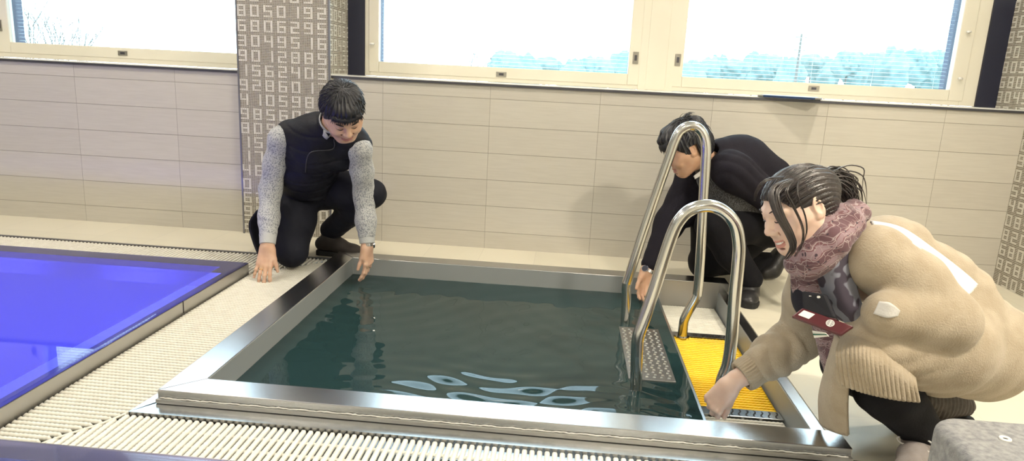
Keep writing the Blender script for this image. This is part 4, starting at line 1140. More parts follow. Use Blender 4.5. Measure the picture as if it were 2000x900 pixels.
for i in range(330):
    th = rg.uniform(0, 2*PI); el = rg.uniform(.05, 1.45)
    d0 = np.array([math.sin(th)*math.cos(el)*.088, math.cos(th)*math.cos(el)*.108-.014, .032+math.sin(el)*.101])
    n0 = nrm(d0-np.array([0, -.014, .03])); tn = np.array([math.sin(th), math.cos(th), -.9]); tn = nrm(tn-n0*(tn@n0))
    if d0[1] > .02 and d0[2] < .055: continue
    if d0[2] < .035 and abs(d0[1]) < .05: continue
    Lh = rg.uniform(.02, .038)
    rt.append(([H1.w(*(d0-tn*Lh*.3-n0*.003)), H1.w(*(d0+tn*Lh*.3+n0*.004)), H1.w(*(d0+tn*Lh+n0*rg.uniform(-.002, .006)))], .0022))
for i in range(46):
    x = -.062+.124*i/45; 
    rt.append(([H1.w(x*.9, .082-.25*x*x/.06*.3, .075), H1.w(x, .100-4.5*x*x, .060), H1.w(x*1.04+rg.uniform(-.006, .006), .102-4.6*x*x, .040+rg.uniform(-.008, .008))], .0030))
strands('hair_locks', rt, hairm, M1)
# sweater sleeves
S = Sculpt()
S.chain([shR+[.03, .02, .0], shR+[-.005, .0, -.04], shR+(elR-shR)*.55, elR, elR+(wrR-elR)*.5, wrR+(elR-wrR)*.22], [.050, .056, .053, .049, .045, .040], .03)
S.chain([shL+[-.03, .02, .0], shL+[.003, .0, -.04], shL+(elL-shL)*.55, elL, elL+(wrL-elL)*.5, wrL+(elL-wrL)*.22], [.046, .052, .051, .049, .046, .041], .03)
S.crease(folds(11, .0032, 60, (.2, .5, 1), .05)); S.crease(folds(15, .0018, 110, (-.5, .3, 1), .04))
sculpt_obj('sweater', S, .0045, sweat, M1)
for w0, e0 in ((wrR, elR), (wrL, elL)):
    S = Sculpt(); d = nrm(e0-w0); S.limb(w0+d*.006, w0+d*.075, .0355, .0405, .01)
    S.crease(cut_plane(w0+d*.010, -d)); S.crease(cut_plane(w0+d*.078, d))
    ax1 = nrm(np.cross(d, [0, 1, 0])); ax2 = np.cross(d, ax1); c0 = w0.copy()
    S.crease(lambda P, D, a1=ax1, a2=ax2, c=c0: D-.0009*np.sin(np.arctan2((P-c)@a1, (P-c)@a2)*42))
    sculpt_obj('cuff', S, .0024, cuffm, M1, 1)
# vest
S = Sculpt()
fn_ = nrm([.15, -1, .25])
S.chain([[-.235, 3.38, .415], [-.205, 3.30, .52], [-.125, 3.20, .615]], [.140, .138, .135], .05, flat=((0.1, -1, .6), .80))
S.chain([[-.248, 3.19, .672], [-.11, 3.17, .675], [.040, 3.18, .660], [.090, 3.19, .635]], [.056, .085, .064, .050], .05)
S.limb([-.20, 3.22, .60], [-.25, 3.20, .655], .09, .055, .04); S.limb([-.02, 3.22, .58], [.03, 3.19, .63], .08, .055, .04)
S.limb([-.055, 3.14, .70], [-.02, 3.12, .735], .075, .066, .03)
S.ell([-.005, 3.085, .745], (.050, .052, .075), None, .012, '-')
def armhole(sh, el):
    d = nrm(el-sh)
    return lambda P, D: D
def quilt(P, D):
    z = P[:, 2]*.85-P[:, 1]*.5
    return D+.0032*np.exp(-(np.abs((z*16) % 1-.5)/.07)**2)
S.crease(quilt); S.crease(folds(21, .0035, 45, (.4, .2, 1), .05))
S.crease(cut_plane([-.24, 3.38, .335], (0, .0, -1)))
sculpt_obj('vest', S, .0045, vestm, M1)
# stand collar and shirt collar
def ring_band(name, c, axn, front, r0, r1, h0, th, m, parent, gap=0.25, n=60, wav=0.0, tilt=0.0):
    axn = nrm(axn); front = np.array(front, float); front -= axn*(front@axn); front = nrm(front); sd = np.cross(axn, front)
    G = []
    for j in range(7):
        t = j/6; row = []
        for i in range(n+1):
            a = gap+(2*PI-2*gap)*i/n; r = r0+(r1-r0)*t+wav*math.sin(a*7)
            row.append(np.array(c)+(front*math.cos(a)*1.05+sd*math.sin(a))*r+axn*(h0*t*(1-tilt*math.cos(a))))
        G.append(row)
    return sheet(name, G, th, m, parent)
nax = nrm(C_-nb+np.array([0, 0, .04]))
ring_band('vest_collar', nb+nax*-.010, nax, (.5, -.8, -.6), .070, .066, .052, .007, vestm, M1, gap=.38)
ring_band('shirt_collar', nb+nax*.012, nax, (.5, -.8, -.6), .062, .0645, .040, .004, sweat, M1, gap=.34)
for e in (-1, 1):
    sdv = np.cross(nax, nrm([.5, -.8, -.6])); ff = nrm(np.array([.5, -.8, -.6])-nax*(np.array([.5, -.8, -.6])@nax))
    a0 = nb+nax*.045+ff*.060+sdv*e*.020; 
    sheet('collar_point', [[a0, a0+sdv*e*.018-ff*.004, a0+sdv*e*.036-ff*.014], [a0-nax*.022+ff*.008+sdv*e*.004, a0-nax*.020+ff*.006+sdv*e*.020, a0-nax*.014+sdv*e*.036], [a0-nax*.042+ff*.010+sdv*e*.012, a0-nax*.036+ff*.008+sdv*e*.024, a0-nax*.024+ff*.002+sdv*e*.037]], .003, cuffm, M1)
b = MB()
zp = spline([nb+nax*.01+ff*.072, nb+ff*.10-nax*.03, np.array([-.10, 3.045, .60]), np.array([-.15, 3.12, .50])], 8)
b.tube(zp, .0022, 6); b.build('zip', MT['edge'], M1, smooth=True)
# trousers
S = Sculpt()
S.limb(hipR+[.0, .02, .0], hipL+[0, .02, 0], .118, .112, .05)
S.chain([hipR, hipR+(knR-hipR)*.5, knR+[0, .005, .022]], [.112, .100, .080], .04); S.chain([knR+[0, .02, .01], knR+(anR-knR)*.55, anR], [.066, .062, .052], .03)
S.chain([hipL, hipL+(knL-hipL)*.55, knL], [.105, .088, .068], .04); S.chain([knL, knL+(anL-knL)*.4, anL+[0, 0, .02]], [.062, .062, .058], .03)
S.crease(folds(31, .006, 38, (.7, .2, .6), .07)); S.crease(folds(35, .003, 90, (.3, .6, -.6), .05))
S.crease(lambda P, D: np.maximum(D, .003-P[:, 2]))
sculpt_obj('trousers', S, .0055, trous, M1)
# shoes
S = Sculpt(); hl = np.array([-.222, 3.535, .012]); tl = np.array([-.01, 3.520, .006]); shoe(S, hl, tl, (0, 0, 1), .048, .075, anL+[0, 0, .0]); S.crease(cut_plane(hl+[0, 0, .012], (0, 0, -1)))
so = sculpt_obj('shoe', S, .004, shoem, M1); sole(so, hl-[0, 0, .011], tl-[0, 0, .005], (0, 0, 1), .046, solem)
so.children[0].matrix_parent_inverse = Matrix.Identity(4)
S = Sculpt(); hl = np.array([-.44, 3.62, .12]); tl = np.array([-.49, 3.60, .015]); S.limb(hl, tl, .042, .034); sculpt_obj('shoe', S, .005, shoem, M1)
# dark coat tail hanging behind the sleeve
sheet('coat_tail', grid_from([[at(a, b, c) for a, b, c in r] for r in ([(502, 412, 3.36), (515, 405, 3.40), (530, 405, 3.45)], [(487, 437, 3.36), (505, 436, 3.42), (530, 430, 3.47)], [(494, 470, 3.34), (510, 470, 3.40), (530, 465, 3.46)], [(507, 502, 3.30), (515, 500, 3.36), (530, 490, 3.42)])], 5, 5), .01, trous, M1)
watch(M1, wrL+nrm(wrL-elL)*-.002, nrm(wrL-elL), (.8, .5, .1), .030)
b = MB(); p0, p1 = jR[2][0], jR[2][1]; dd = nrm(p1-p0); c = p0+(p1-p0)*.55; aa = nrm(np.cross(dd, [1, 0, 0])); bb = np.cross(dd, aa)
b.tube([c+(aa*math.cos(t)+bb*math.sin(t))*.0094 for t in np.linspace(0, 2*PI, 24, endpoint=False)], .0013, 6, closed=True); b.build('ring', goldm, M1, smooth=True)
p0, p1 = jL[2][0], jL[2][1]; dd = nrm(p1-p0); c = p0+(p1-p0)*.5; aa = nrm(np.cross(dd, [1, 0, 0])); bb = np.cross(dd, aa)
b = MB(); b.tube([c+(aa*math.cos(t)+bb*math.sin(t))*.0096 for t in np.linspace(0, 2*PI, 24, endpoint=False)], .0015, 6, closed=True); b.build('ring', watchm, M1, smooth=True)
# ------------------------------------------------------------------ man behind the ladder
M2 = thing('person', 'man in dark jacket crouching behind the steel handrails, reaching into the plunge pool', 'person', (1.85, 3.4, 0))
H2 = Head((1.585, 3.30, .690), (-.87, -.10, -.48), (-.46, -.08, .88), 1.0)
nb2 = np.array([1.705, 3.37, .625])
S = Sculpt(); H2.face(S, smile=.9, neck=nb2, open_=.35); hv, hf = S.mesh(.0025); hv = relax(hv, hf, 1)
sh = np.array([1.665, 3.50, .56]); el = np.array([1.560, 3.42, .31]); wr = np.array([1.462, 3.305, .105])
S = Sculpt(); j2 = hand(S, wr, (-.16, -.34, -.92), (.30, -.88, .2), (-1, .1, 0), .98, curls=((.35, .45, .3), (.4, .5, .3), (.45, .55, .35), (.5, .6, .35)), spread=(.06, .02, -.03, -.08), thumb=(.40, .25, .25))
S.limb(wr, wr+(el-wr)*.45, .026, .036, .02); rv, rf = S.mesh(.0024); rv = relax(rv, rf, 1)
sh_n = np.array([1.80, 3.24, .60]); el_n = np.array([2.02, 3.24, .46]); wr_n = np.array([2.11, 3.12, .33])
S = Sculpt(); hand(S, wr_n, (.2, -.5, -.8), (-.9, .1, -.2), (0, .8, .3), .9); S.limb(wr_n, el_n, .026, .036); nv_, nf_ = S.mesh(.003)
hL = np.array([2.03, 3.42, .36]); kL = np.array([1.735, 3.26, .350]); aL = np.array([1.93, 3.24, .09])
hR = np.array([2.08, 3.60, .34]); kR = np.array([1.785, 3.585, .085]); aR = np.array([2.15, 3.69, .08])
S = Sculpt(); S.chain([nb2, [1.84, 3.42, .58], [1.96, 3.48, .47], [2.05, 3.51, .36]], [.045, .10, .10, .10], .04)
S.limb(nb2-[0, 0, .05], sh, .034, .030); S.limb(sh, el, .032, .032); S.limb(nb2-[0, 0, .05], sh_n, .034, .030); S.limb(sh_n, el_n, .036, .034)
for a, b, c in ((hL, kL, aL), (hR, kR, aR)): S.limb(a, b, .07, .045, .04); S.limb(b, c, .045, .035)
bv, bf = S.mesh(.01)
V, F = merge([(hv, hf), (rv, rf), (nv_, nf_), (bv, bf)])
mi = np.zeros(len(F), int); mi[:len(hf)] = H2.regions(hv[hf].mean(1))
quick('body', V, F, [skin_t, lips], M2, mi)
nails(j2, M2, nailm); H2.features(M2, browm, lashm); H2.teeth(M2, toothm)
def cut2(q, wv):
    x, y, z = q[:, 0], q[:, 1], q[:, 2]
    lim = np.where(y > .062, .040+.006*wv(q*9), np.where(y > .030, .008+(y-.03)*.9+.004*wv(q*12), np.where(y > .006, -.012, np.where(y > -.030, .022, -.060+.003*wv(q*14)))))
    return lim-z
hair_shell(H2, cut2, .017, 9, lumps=[((0, .055, .085), (.058, .052, .034)), ((.0, .02, .11), (.05, .06, .025)), ((0, -.07, .09), (.045, .045, .035))], m=hairm, parent=M2)
rt = []; rg = random.Random(8)
for i in range(300):
    th = rg.uniform(0, 2*PI); el_ = rg.uniform(.1, 1.5)
    d0 = np.array([math.sin(th)*math.cos(el_)*.090, math.cos(th)*math.cos(el_)*.112-.014, .034+math.sin(el_)*.104])
    n0 = nrm(d0-np.array([0, -.014, .03])); tn = nrm(np.array([math.sin(th)*.6, .9, -.7])); tn = nrm(tn-n0*(tn@n0))
    if d0[1] > .02 and d0[2] < .05: continue
    if d0[2] < .035 and abs(d0[1]) < .05: continue
    Lh = rg.uniform(.02, .045)
    rt.append(([H2.w(*(d0-tn*Lh*.3-n0*.003)), H2.w(*(d0+tn*Lh*.3+n0*.004)), H2.w(*(d0+tn*Lh+n0*rg.uniform(-.002, .006)))], .0022))
for i in range(40):      # the tuft standing up at the crown
    x = rg.uniform(-.03, .03); y = rg.uniform(-.055, -.02); d = rg.uniform(.6, 1)
    rt.append(([H2.w(x, y, .112), H2.w(x*1.2, y-.004*d, .112+.022*d), H2.w(x*1.3, y-.026*d, .112+.036*d), H2.w(x*1.3, y-.050*d, .112+.026*d)], .0016))
for i in range(30):
    x = -.06+.12*i/29
    rt.append(([H2.w(x*.9, .075, .085), H2.w(x, .108-4*x*x, .062), H2.w(x, .112-4.5*x*x, .036+rg.uniform(-.008, .01))], .003))
strands('hair_locks', rt, hairm, M2)
# knit, jacket, trousers, shoes
S = Sculpt(); S.chain([[1.745, 3.34, .565], [1.83, 3.36, .50], [1.93, 3.42, .42], [2.0, 3.46, .36]], [.095, .125, .135, .13], .05)
S.ell([1.70, 3.33, .60], (.06, .055, .05), None, .02)
S.crease(folds(41, .005, 50, (.6, .1, -.7), .06)); sculpt_obj('sweater', S, .006, greyk, M2)
sheet('shirt_collar', grid_from([[tuple(H2.w(-.050, .030, -.118)), tuple(H2.w(-.058, -.005, -.108)), tuple(H2.w(-.060, -.035, -.098))], [tuple(H2.w(-.056, .030, -.133)), tuple(H2.w(-.066, -.005, -.125)), tuple(H2.w(-.070, -.038, -.118))]], 5, 4), .004, white_c, M2)
S = Sculpt()
S.chain([[1.755, 3.38, .620], [1.85, 3.41, .600], [1.97, 3.47, .50], [2.06, 3.51, .38]], [.105, .150, .165, .155], .06)
S.ell([1.690, 3.335, .665], (.062, .058, .060), None, .012, '-')
pc = np.array([1.70, 3.3, .570]); nn_ = nrm(np.array([-.16, 0, -.26]))
def open_front(P, D):
    d = (P-pc)@nn_; near = (P[:, 1] < 3.40) & (P[:, 0] > 1.60) & (P[:, 0] < 2.02)
    o = D.copy(); o[near] = np.maximum(D[near], d[near]-.004*np.sin(P[near][:, 0]*40)); return o
S.crease(folds(45, .007, 30, (.8, .2, -.5), .09, 4, 9)); S.crease(folds(47, .004, 70, (-.3, .2, 1), .06)); S.crease(open_front)
S2 = Sculpt()
S2.chain([sh_n+[-.02, .03, .01], sh_n, el_n, wr_n], [.085, .080, .068, .048], .05)
S2.chain([[1.72, 3.46, .59], sh, el, wr+(el-wr)*.12], [.075, .074, .068, .043], .04)
S2.limb([1.70, 3.44, .50], [1.66, 3.46, .33], .055, .040, .04)
S2.crease(folds(49, .006, 45, (.4, .2, 1), .07))
S.crease(lambda P, D: smin(D, S2.field(P), .02))
sculpt_obj('jacket', S, .005, jackm, M2, lo=(1.38, 3.05, .05), hi=(2.30, 3.75, .86))
S = Sculpt(); d = nrm(el-wr); S.limb(wr+d*.004, wr+d*.05, .034, .040, .01); S.crease(cut_plane(wr+d*.006, -d)); S.crease(cut_plane(wr+d*.04, d)); sculpt_obj('cuff', S, .003, greyk, M2, 1)
watch(M2, wr-d*.012, -d, (-.5, -.8, .1), .030)
S = Sculpt(); S.limb(hL, hR, .13, .12, .05)
S.chain([hL, (hL+kL)/2, kL], [.12, .10, .080], .04); S.chain([kL, (kL+aL)/2, aL+[0, 0, .02]], [.076, .068, .055], .03)
S.chain([hR, (hR+kR)/2, kR], [.13, .115, .080], .04); S.chain([kR, aR], [.07, .055], .03); S.limb([1.76, 3.46, .30], [1.78, 3.52, .12], .09, .08, .06)
S.crease(folds(51, .006, 35, (.7, .2, .6), .07)); S.crease(lambda P, D: np.maximum(D, .003-P[:, 2]))
sculpt_obj('trousers', S, .007, blackt, M2)
S = Sculpt(); h_ = np.array([1.955, 3.31, .012]); t_ = np.array([1.905, 3.13, .006]); shoe(S, h_, t_, (0, 0, 1), .043, .065, aL); S.crease(cut_plane(h_+[0, 0, .012], (0, 0, -1)))
so = sculpt_obj('shoe', S, .0045, blackm, M2); sole(so, h_-[0, 0, .011], t_-[0, 0, .005], (0, 0, 1), .044, solem)
S = Sculpt(); S.limb([2.195, 3.685, .125], [2.145, 3.645, .055], .047, .042); S.limb([2.145, 3.645, .055], [2.11, 3.63, .040], .045, .034); S.limb([2.195, 3.685, .125], aR, .045, .045); sculpt_obj('shoe', S, .005, blackm, M2)
# ------------------------------------------------------------------ woman at the right
WO = thing('person', 'woman with dark ponytail, beige wool coat and plum scarf squatting at the right', 'person', (2.05, 1.9, 0))
H3 = Head((1.647, 1.858, .690), (-.865, -.30, -.40), (-.36, .04, .93), .97)
nb3 = np.array([1.765, 1.945, .600])
S = Sculpt(); H3.face(S, female=True, smile=1.15, neck=nb3, open_=.75, crown=.076); hv, hf = S.mesh(.0019); hv = relax(hv, hf, 1)
A_ = lambda x, y, Y: np.array(at(x, y, Y))
wf = A_(1425, 752, 2.075); ef = A_(1562, 660, 2.15); sf = np.array([1.80, 2.10, .50])
S = Sculpt()
j3 = hand(S, wf, (-.50, .0, -.86), (.4, .8, -.4), (.72, -.54, -.36), .93, curls=((.9, 1.2, .7), (.95, 1.3, .8), (1.0, 1.3, .8), (1.0, 1.3, .8)), spread=(.05, .02, -.03, -.06), thumb=(.35, .45, .5))
S.chain([wf, wf+(ef-wf)*.25, wf+(ef-wf)*.7], [.0245, .029, .038], .02); rv, rf = S.mesh(.0020); rv = relax(rv, rf, 1)
sn = A_(1712, 505, 1.82); en = A_(1848, 625, 1.76); wn = A_(1728, 612, 1.70)
hn = np.array([2.24, 1.92, .30]); kn = A_(1697, 668, 1.76); an = np.array([2.045, 1.845, .075])
hf_ = np.array([2.26, 2.08, .29]); kf = A_(1650, 700, 1.97); af = np.array([2.12, 2.06, .075])
S = Sculpt(); S.chain([nb3, [1.93, 1.98, .50], [2.08, 2.0, .41], [2.24, 2.0, .30]], [.042, .085, .09, .11], .04)
S.limb(nb3, sf, .035, .03); S.limb(sf, ef, .032, .030); S.limb(nb3, sn, .035, .03); S.limb(sn, en, .032, .03); S.limb(en, wn+(en-wn)*.3, .028, .024)
S.limb(hn, kn, .065, .042, .04); S.limb(kn, an, .042, .032); S.limb(hf_, kf, .065, .042, .04); S.limb(kf, af, .042, .032)
bv, bf = S.mesh(.01)
V, F = merge([(hv, hf), (rv, rf), (bv, bf)])
mi = np.zeros(len(F), int); mi[:len(hf)] = H3.regions(hv[hf].mean(1))
quick('body', V, F, [skin_w, lips_w], WO, mi)
nails(j3, WO, nailm, .93); H3.features(WO, browm, lashm, True); H3.teeth(WO, toothm)
def cut3(q, wv):
    x, y, z = q[:, 0], q[:, 1], q[:, 2]
    lim = np.where(y > .070, .052, np.where(y > .035, -.008+(y-.035)*1.7, np.where(y > -.02, .008, -.052)))
    return lim-z
def hair3():
    S = Sculpt()
    H3.ell(S, (0, -.012, .029), (.081, .101, .079), .01); H3.ell(S, (0, -.045, .003), (.072, .058, .068), .03); H3.ell(S, (0, -.075, .03), (.042, .045, .042), .03)
    wv = waves(77, 8, 3, 9)
    def strand(P, D):
        q = H3.loc(P); u = q-np.array([0, -.13, .045]); ang = np.arctan2(u[:, 0], u[:, 2]+.10); w = wv(q*12)
        return D-.0020*(np.sin(ang*60+w*1.2)+.6*np.sin(ang*118+w*2))-.0012*w
    S.crease(strand); S.crease(lambda P, D: np.maximum(D, cut3(H3.loc(P), wv)))
    return sculpt_obj('hair', S, .0024, hair2, WO, 1)
hair3()
rt = []; rg = random.Random(13)
for i in range(560):       # locks combed back over the head to the band
    ph = rg.uniform(-1.45, 1.45); y0 = rg.uniform(-.04, .080)
    path = []
    for k in range(5):
        t = k/4; y = y0-(y0+.100)*t*rg.uniform(.93, 1.0)
        rr_ = math.sqrt(max(.05, 1-((y+.012)/.105)**2))
        path.append(H3.w(math.sin(ph*(1-.45*t))*.0830*rr_, y, .029+math.cos(ph*(1-.2*t))*.0805*rr_+rg.uniform(-.001, .0015)))
    rt.append((path, .0013))
LK = [([(1545, 352, 1.78), (1512, 372, 1.735), (1520, 415, 1.715), (1541, 455, 1.715), (1549, 482, 1.725), (1535, 505, 1.74)], .0022, 60, .012),
      ([(1550, 350, 1.78), (1535, 372, 1.75), (1548, 400, 1.745), (1566, 440, 1.75), (1567, 470, 1.76), (1552, 500, 1.77)], .0012, 8, .005),
      ([(1560, 352, 1.80), (1556, 380, 1.765), (1571, 420, 1.765), (1574, 455, 1.77), (1560, 492, 1.78)], .0013, 6, .004),
      ([(1530, 345, 1.80), (1494, 352, 1.76), (1478, 372, 1.76), (1474, 392, 1.78)], .0016, 10, .006)]
for pts, r_, n_, sp in LK:
    for k in range(n_):
        o = np.array([rg.uniform(-sp, sp), rg.uniform(-sp, sp)*.5, rg.uniform(-sp, sp)*.5])
        rt.append(([A_(*p)+o*(1-.55*(i/(len(pts)-1))**2)*(1 if i else .6) for i, p in enumerate(pts)], r_))
PT = [(1604, 352, 1.93), (1628, 345, 1.96), (1650, 358, 1.97), (1664, 385, 1.975), (1676, 415, 1.98)]
for k in range(150):
    o = np.array([rg.gauss(0, .013), rg.gauss(0, .013), rg.gauss(0, .012)]); e = rg.uniform(.7, 1.05)
    P_ = [A_(*p) for p in PT]; c0 = P_[0]
    rt.append(([c0+(p-c0)*(e if i > 2 else 1)+o*(.55, 1.0, 1.35, 1.2, .75)[i] for i, p in enumerate(P_)], .0022))
strands('hair_locks', rt, hair2, WO)
b = MB(); c0 = A_(1608, 352, 1.935); b.tube([c0+np.array([.012*math.cos(t)*.4, .020*math.cos(t), .020*math.sin(t)]) for t in np.linspace(0, 2*PI, 20, endpoint=False)], .005, 8, closed=True); b.build('hair_band', MT['black'], WO, smooth=True)
# coat
S = Sculpt()
hp = A_(1908, 682, 1.98)
S.chain([[1.840, 1.96, .545], A_(1735, 505, 1.99), A_(1822, 580, 2.0), hp], [.085, .105, .125, .132], .06)
S.chain([hp, [2.05, 1.84, .345], kn+[.02, 0, -.005]], [.130, .118, .088], .05)
S.chain([hp+[-.02, .10, -.01], kf+[.02, 0, -.01]], [.115, .080], .05)
S2 = Sculpt(); S2.chain([sn+[.01, .06, .0], sn, (sn+en)/2+[.0, 0, .01], en, (en+wn)/2, wn], [.074, .080, .084, .074, .060, .046], .03); S2.chain([wn, A_(1712, 650, 1.80), A_(1760, 680, 1.84)], [.046, .042, .040], .03)
S2.crease(folds(65, .013, 34, (.6, .1, -.8), .08, 4, 9))
S3 = Sculpt(); S3.chain([sf, (sf+ef)/2, ef, ef+(wf-ef)*.35, ef+(wf-ef)*.56], [.070, .068, .066, .060, .052], .03)
S.ell(H3.w(0, .0, -.10), (.085, .08, .07), None, .01, '-')
S.ell([1.80, 1.90, .49], (.075, .10, .10), None, .02, '-')
S.crease(folds(61, .016, 24, (.75, .1, -.5), .10, 3, 7)); S.crease(folds(63, .008, 50, (-.5, .1, 1), .07))
axf = nrm(wf-ef)
def sleeve_folds(P, D):
    d = np.linalg.norm(P-(ef+wf)/2, axis=1); near = (d < .13) & (np.abs(D) < .03); o = D.copy()
    Q = P[near]; o[near] = D[near]-.0075*np.abs(np.sin((Q@axf)*62+1.2*np.sin(Q[:, 2]*30)+.8*np.sin(Q[:, 1]*40))); return o
S3.crease(sleeve_folds)
S.crease(lambda P, D: smin(smin(D, S2.field(P), .010), S3.field(P), .015))
sculpt_obj('coat', S, .0048, coatm, WO, lo=(1.50, 1.55, .04), hi=(2.52, 2.30, .74))
# ribbed cuff turned back on the far sleeve
S = Sculpt(); d = nrm(ef-wf); c1 = wf+(ef-wf)*.17; S.limb(c1-d*.01, c1+d*.10, .047, .058, .01)
S.crease(cut_plane(c1, -d)); S.crease(cut_plane(c1+d*.090, d)); S.limb(wf, c1+d*.03, .036, .038, .004, '-')
a1 = nrm(np.cross(d, [0, 1, 0])); a2 = np.cross(d, a1)
S.crease(lambda P, D: D-.0016*np.sin(np.arctan2((P-c1)@a1, (P-c1)@a2)*34+2*np.sin((P-c1)@d*60))-.002*np.sin((P-c1)@d*90))
sculpt_obj('sleeve_cuff', S, .0024, coatm, WO, 1)
def ribs(G, amp, n):
    G = np.array(G); du = np.gradient(G, axis=0); dv = np.gradient(G, axis=1); nn = np.cross(du, dv); nn /= np.linalg.norm(nn, axis=2)[:, :, None]+1e-12
    t = np.linspace(0, 1, G.shape[1]); fade = (np.clip(np.linspace(-.5, 1.6, G.shape[0]), 0, 1) if n > 10 else np.ones(G.shape[0]))
    return G+nn*(amp*np.sin(t*2*PI*n))[None, :, None]*fade[:, None, None]
G = grid_from([[A_(*p) for p in r] for r in (
    [(1645, 655, 1.78), (1676, 645, 1.75), (1708, 655, 1.73), (1748, 685, 1.72), (1784, 730, 1.73)],
    [(1634, 690, 1.70), (1668, 690, 1.665), (1704, 700, 1.650), (1748, 722, 1.655), (1790, 752, 1.675)],
    [(1640, 750, 1.69), (1680, 764, 1.660), (1715, 773, 1.650), (1755, 781, 1.655), (1797, 785, 1.675)])], 30, 8)
sheet('ribbed_hem', ribs(G, .0022, 19), .007, coatm, WO)
G = grid_from([[A_(*p) for p in r] for r in (
    [(1640, 640, 1.86), (1634, 655, 1.80), (1648, 665, 1.74), (1672, 660, 1.72)],
    [(1622, 700, 1.92), (1616, 715, 1.86), (1634, 720, 1.78), (1662, 715, 1.75)],
    [(1606, 765, 1.97), (1602, 775, 1.90), (1624, 785, 1.82), (1656, 785, 1.78)],
    [(1604, 815, 1.99), (1604, 828, 1.92), (1628, 842, 1.85), (1657, 850, 1.81)])], 8, 6)
sheet('front_panel', G, .009, coatm, WO)
# white band over the back and its end under the arm
G = grid_from([[A_(*p) for p in r] for r in (
    [(1700, 432, 1.90), (1762, 446, 1.90), (1830, 492, 1.88), (1882, 532, 1.86), (1909, 556, 1.85)],
    [(1706, 440, 1.84), (1772, 462, 1.83), (1826, 508, 1.81), (1868, 548, 1.80), (1896, 572, 1.80)],
    [(1716, 452, 1.80), (1786, 480, 1.78), (1828, 524, 1.765), (1856, 560, 1.76), (1880, 584, 1.765)])], 6, 5)
sheet('white_band', ribs(np.transpose(np.array(G), (1, 0, 2)), .0016, 4).transpose(1, 0, 2), .006, white_c, WO)
G = grid_from([[A_(*p) for p in r] for r in (
    [(1718, 588, 1.66), (1740, 592, 1.645), (1757, 606, 1.65)],
    [(1706, 612, 1.66), (1732, 620, 1.645), (1752, 616, 1.65)])], 6, 5)
sheet('white_band_end', G, .006, white_c, WO)
# scarf
def scarf_mat():
    m, nt, out = new_mat('paisley_scarf'); p = N(nt, 'ShaderNodeBsdfPrincipled', in_Roughness=.9); p.inputs['Sheen Weight'].default_value = .2; L(nt, p.outputs[0], out.inputs[0])
    tc = N(nt, 'ShaderNodeTexCoord')
    ns = N(nt, 'ShaderNodeTexNoise', in_Scale=22.0, in_Detail=2.0); L(nt, tc.outputs['Object'], ns.inputs['Vector'])
    mp = N(nt, 'ShaderNodeMapping'); mp.inputs['Rotation'].default_value = (0, .6, 0); L(nt, tc.outputs['Object'], mp.inputs[0])
    ad = N(nt, 'ShaderNodeVectorMath', operation='MULTIPLY_ADD'); ad.inputs[1].default_value = (.05, .05, .05); L(nt, ns.outputs['Color'], ad.inputs[0]); L(nt, mp.outputs[0], ad.inputs[2])
    wv = N(nt, 'ShaderNodeTexWave', wave_type='BANDS', bands_direction='Z', in_Scale=7.0, in_Distortion=1.5); L(nt, ad.outputs[0], wv.inputs['Vector'])
    vo = N(nt, 'ShaderNodeTexVoronoi', feature='DISTANCE_TO_EDGE', in_Scale=38.0); L(nt, ad.outputs[0], vo.inputs['Vector'])
    v2 = N(nt, 'ShaderNodeTexVoronoi', in_Scale=62.0); L(nt, ad.outputs[0], v2.inputs['Vector'])
    r1 = N(nt, 'ShaderNodeValToRGB'); e = r1.color_ramp.elements; e[0].position = 0; e[0].color = (.125, .060, .072, 1); e[1].position = 1; e[1].color = (.30, .235, .265, 1)
    for p_, c in ((.35, (.20, .12, .13, 1)), (.5, (.38, .30, .30, 1)), (.62, (.17, .075, .085, 1)), (.8, (.27, .18, .20, 1))): x = e.new(p_); x.color = c
    r1.color_ramp.interpolation = 'CONSTANT'; L(nt, wv.outputs['Fac'], r1.inputs[0])
    g = N(nt, 'ShaderNodeMath', operation='LESS_THAN', in_1=.022); L(nt, vo.outputs['Distance'], g.inputs[0])
    mx = N(nt, 'ShaderNodeMix', data_type='RGBA'); L(nt, g.outputs[0], mx.inputs[0]); L(nt, r1.outputs[0], mx.inputs[6]); mx.inputs[7].default_value = (.34, .27, .27, 1)
    g2 = N(nt, 'ShaderNodeMath', operation='LESS_THAN', in_1=.20); L(nt, v2.outputs['Distance'], g2.inputs[0])
    m2 = N(nt, 'ShaderNodeMix', data_type='RGBA'); L(nt, g2.outputs[0], m2.inputs[0]); L(nt, mx.outputs[2], m2.inputs[6]); m2.inputs[7].default_value = (.055, .035, .05, 1)
    L(nt, m2.outputs[2], p.inputs['Base Color']); return m
scm = scarf_mat()
scm2 = mat('slate_scarf', (.20, .205, .25), .9, col2=(.055, .045, .065), cscale=26, detail=1.0, ctr=(.50, .54))
S = Sculpt()
ringp = [(1676, 418, 1.90), (1655, 440, 1.83), (1625, 470, 1.79), (1590, 500, 1.79), (1562, 512, 1.83), (1560, 500, 1.90)]
S.chain([A_(*p) for p in ringp], [.026, .036, .042, .040, .032, .026], .02)
S.chain([A_(*p) for p in ((1664, 405, 1.93), (1640, 422, 1.86), (1612, 448, 1.815), (1580, 482, 1.81))], [.022, .028, .032, .030], .015)
S.chain([A_(*p) for p in ((1676, 418, 1.92), (1660, 440, 2.0), (1625, 470, 2.03), (1580, 500, 1.98))], [.026, .034, .036, .030], .02)
S.chain([A_(*p) for p in ((1610, 505, 1.80), (1580, 522, 1.81), (1552, 516, 1.85))], [.034, .030, .022], .02)
S.crease(folds(71, .007, 70, (.6, .3, .75), .05)); sculpt_obj('scarf', S, .0032, scm, WO)
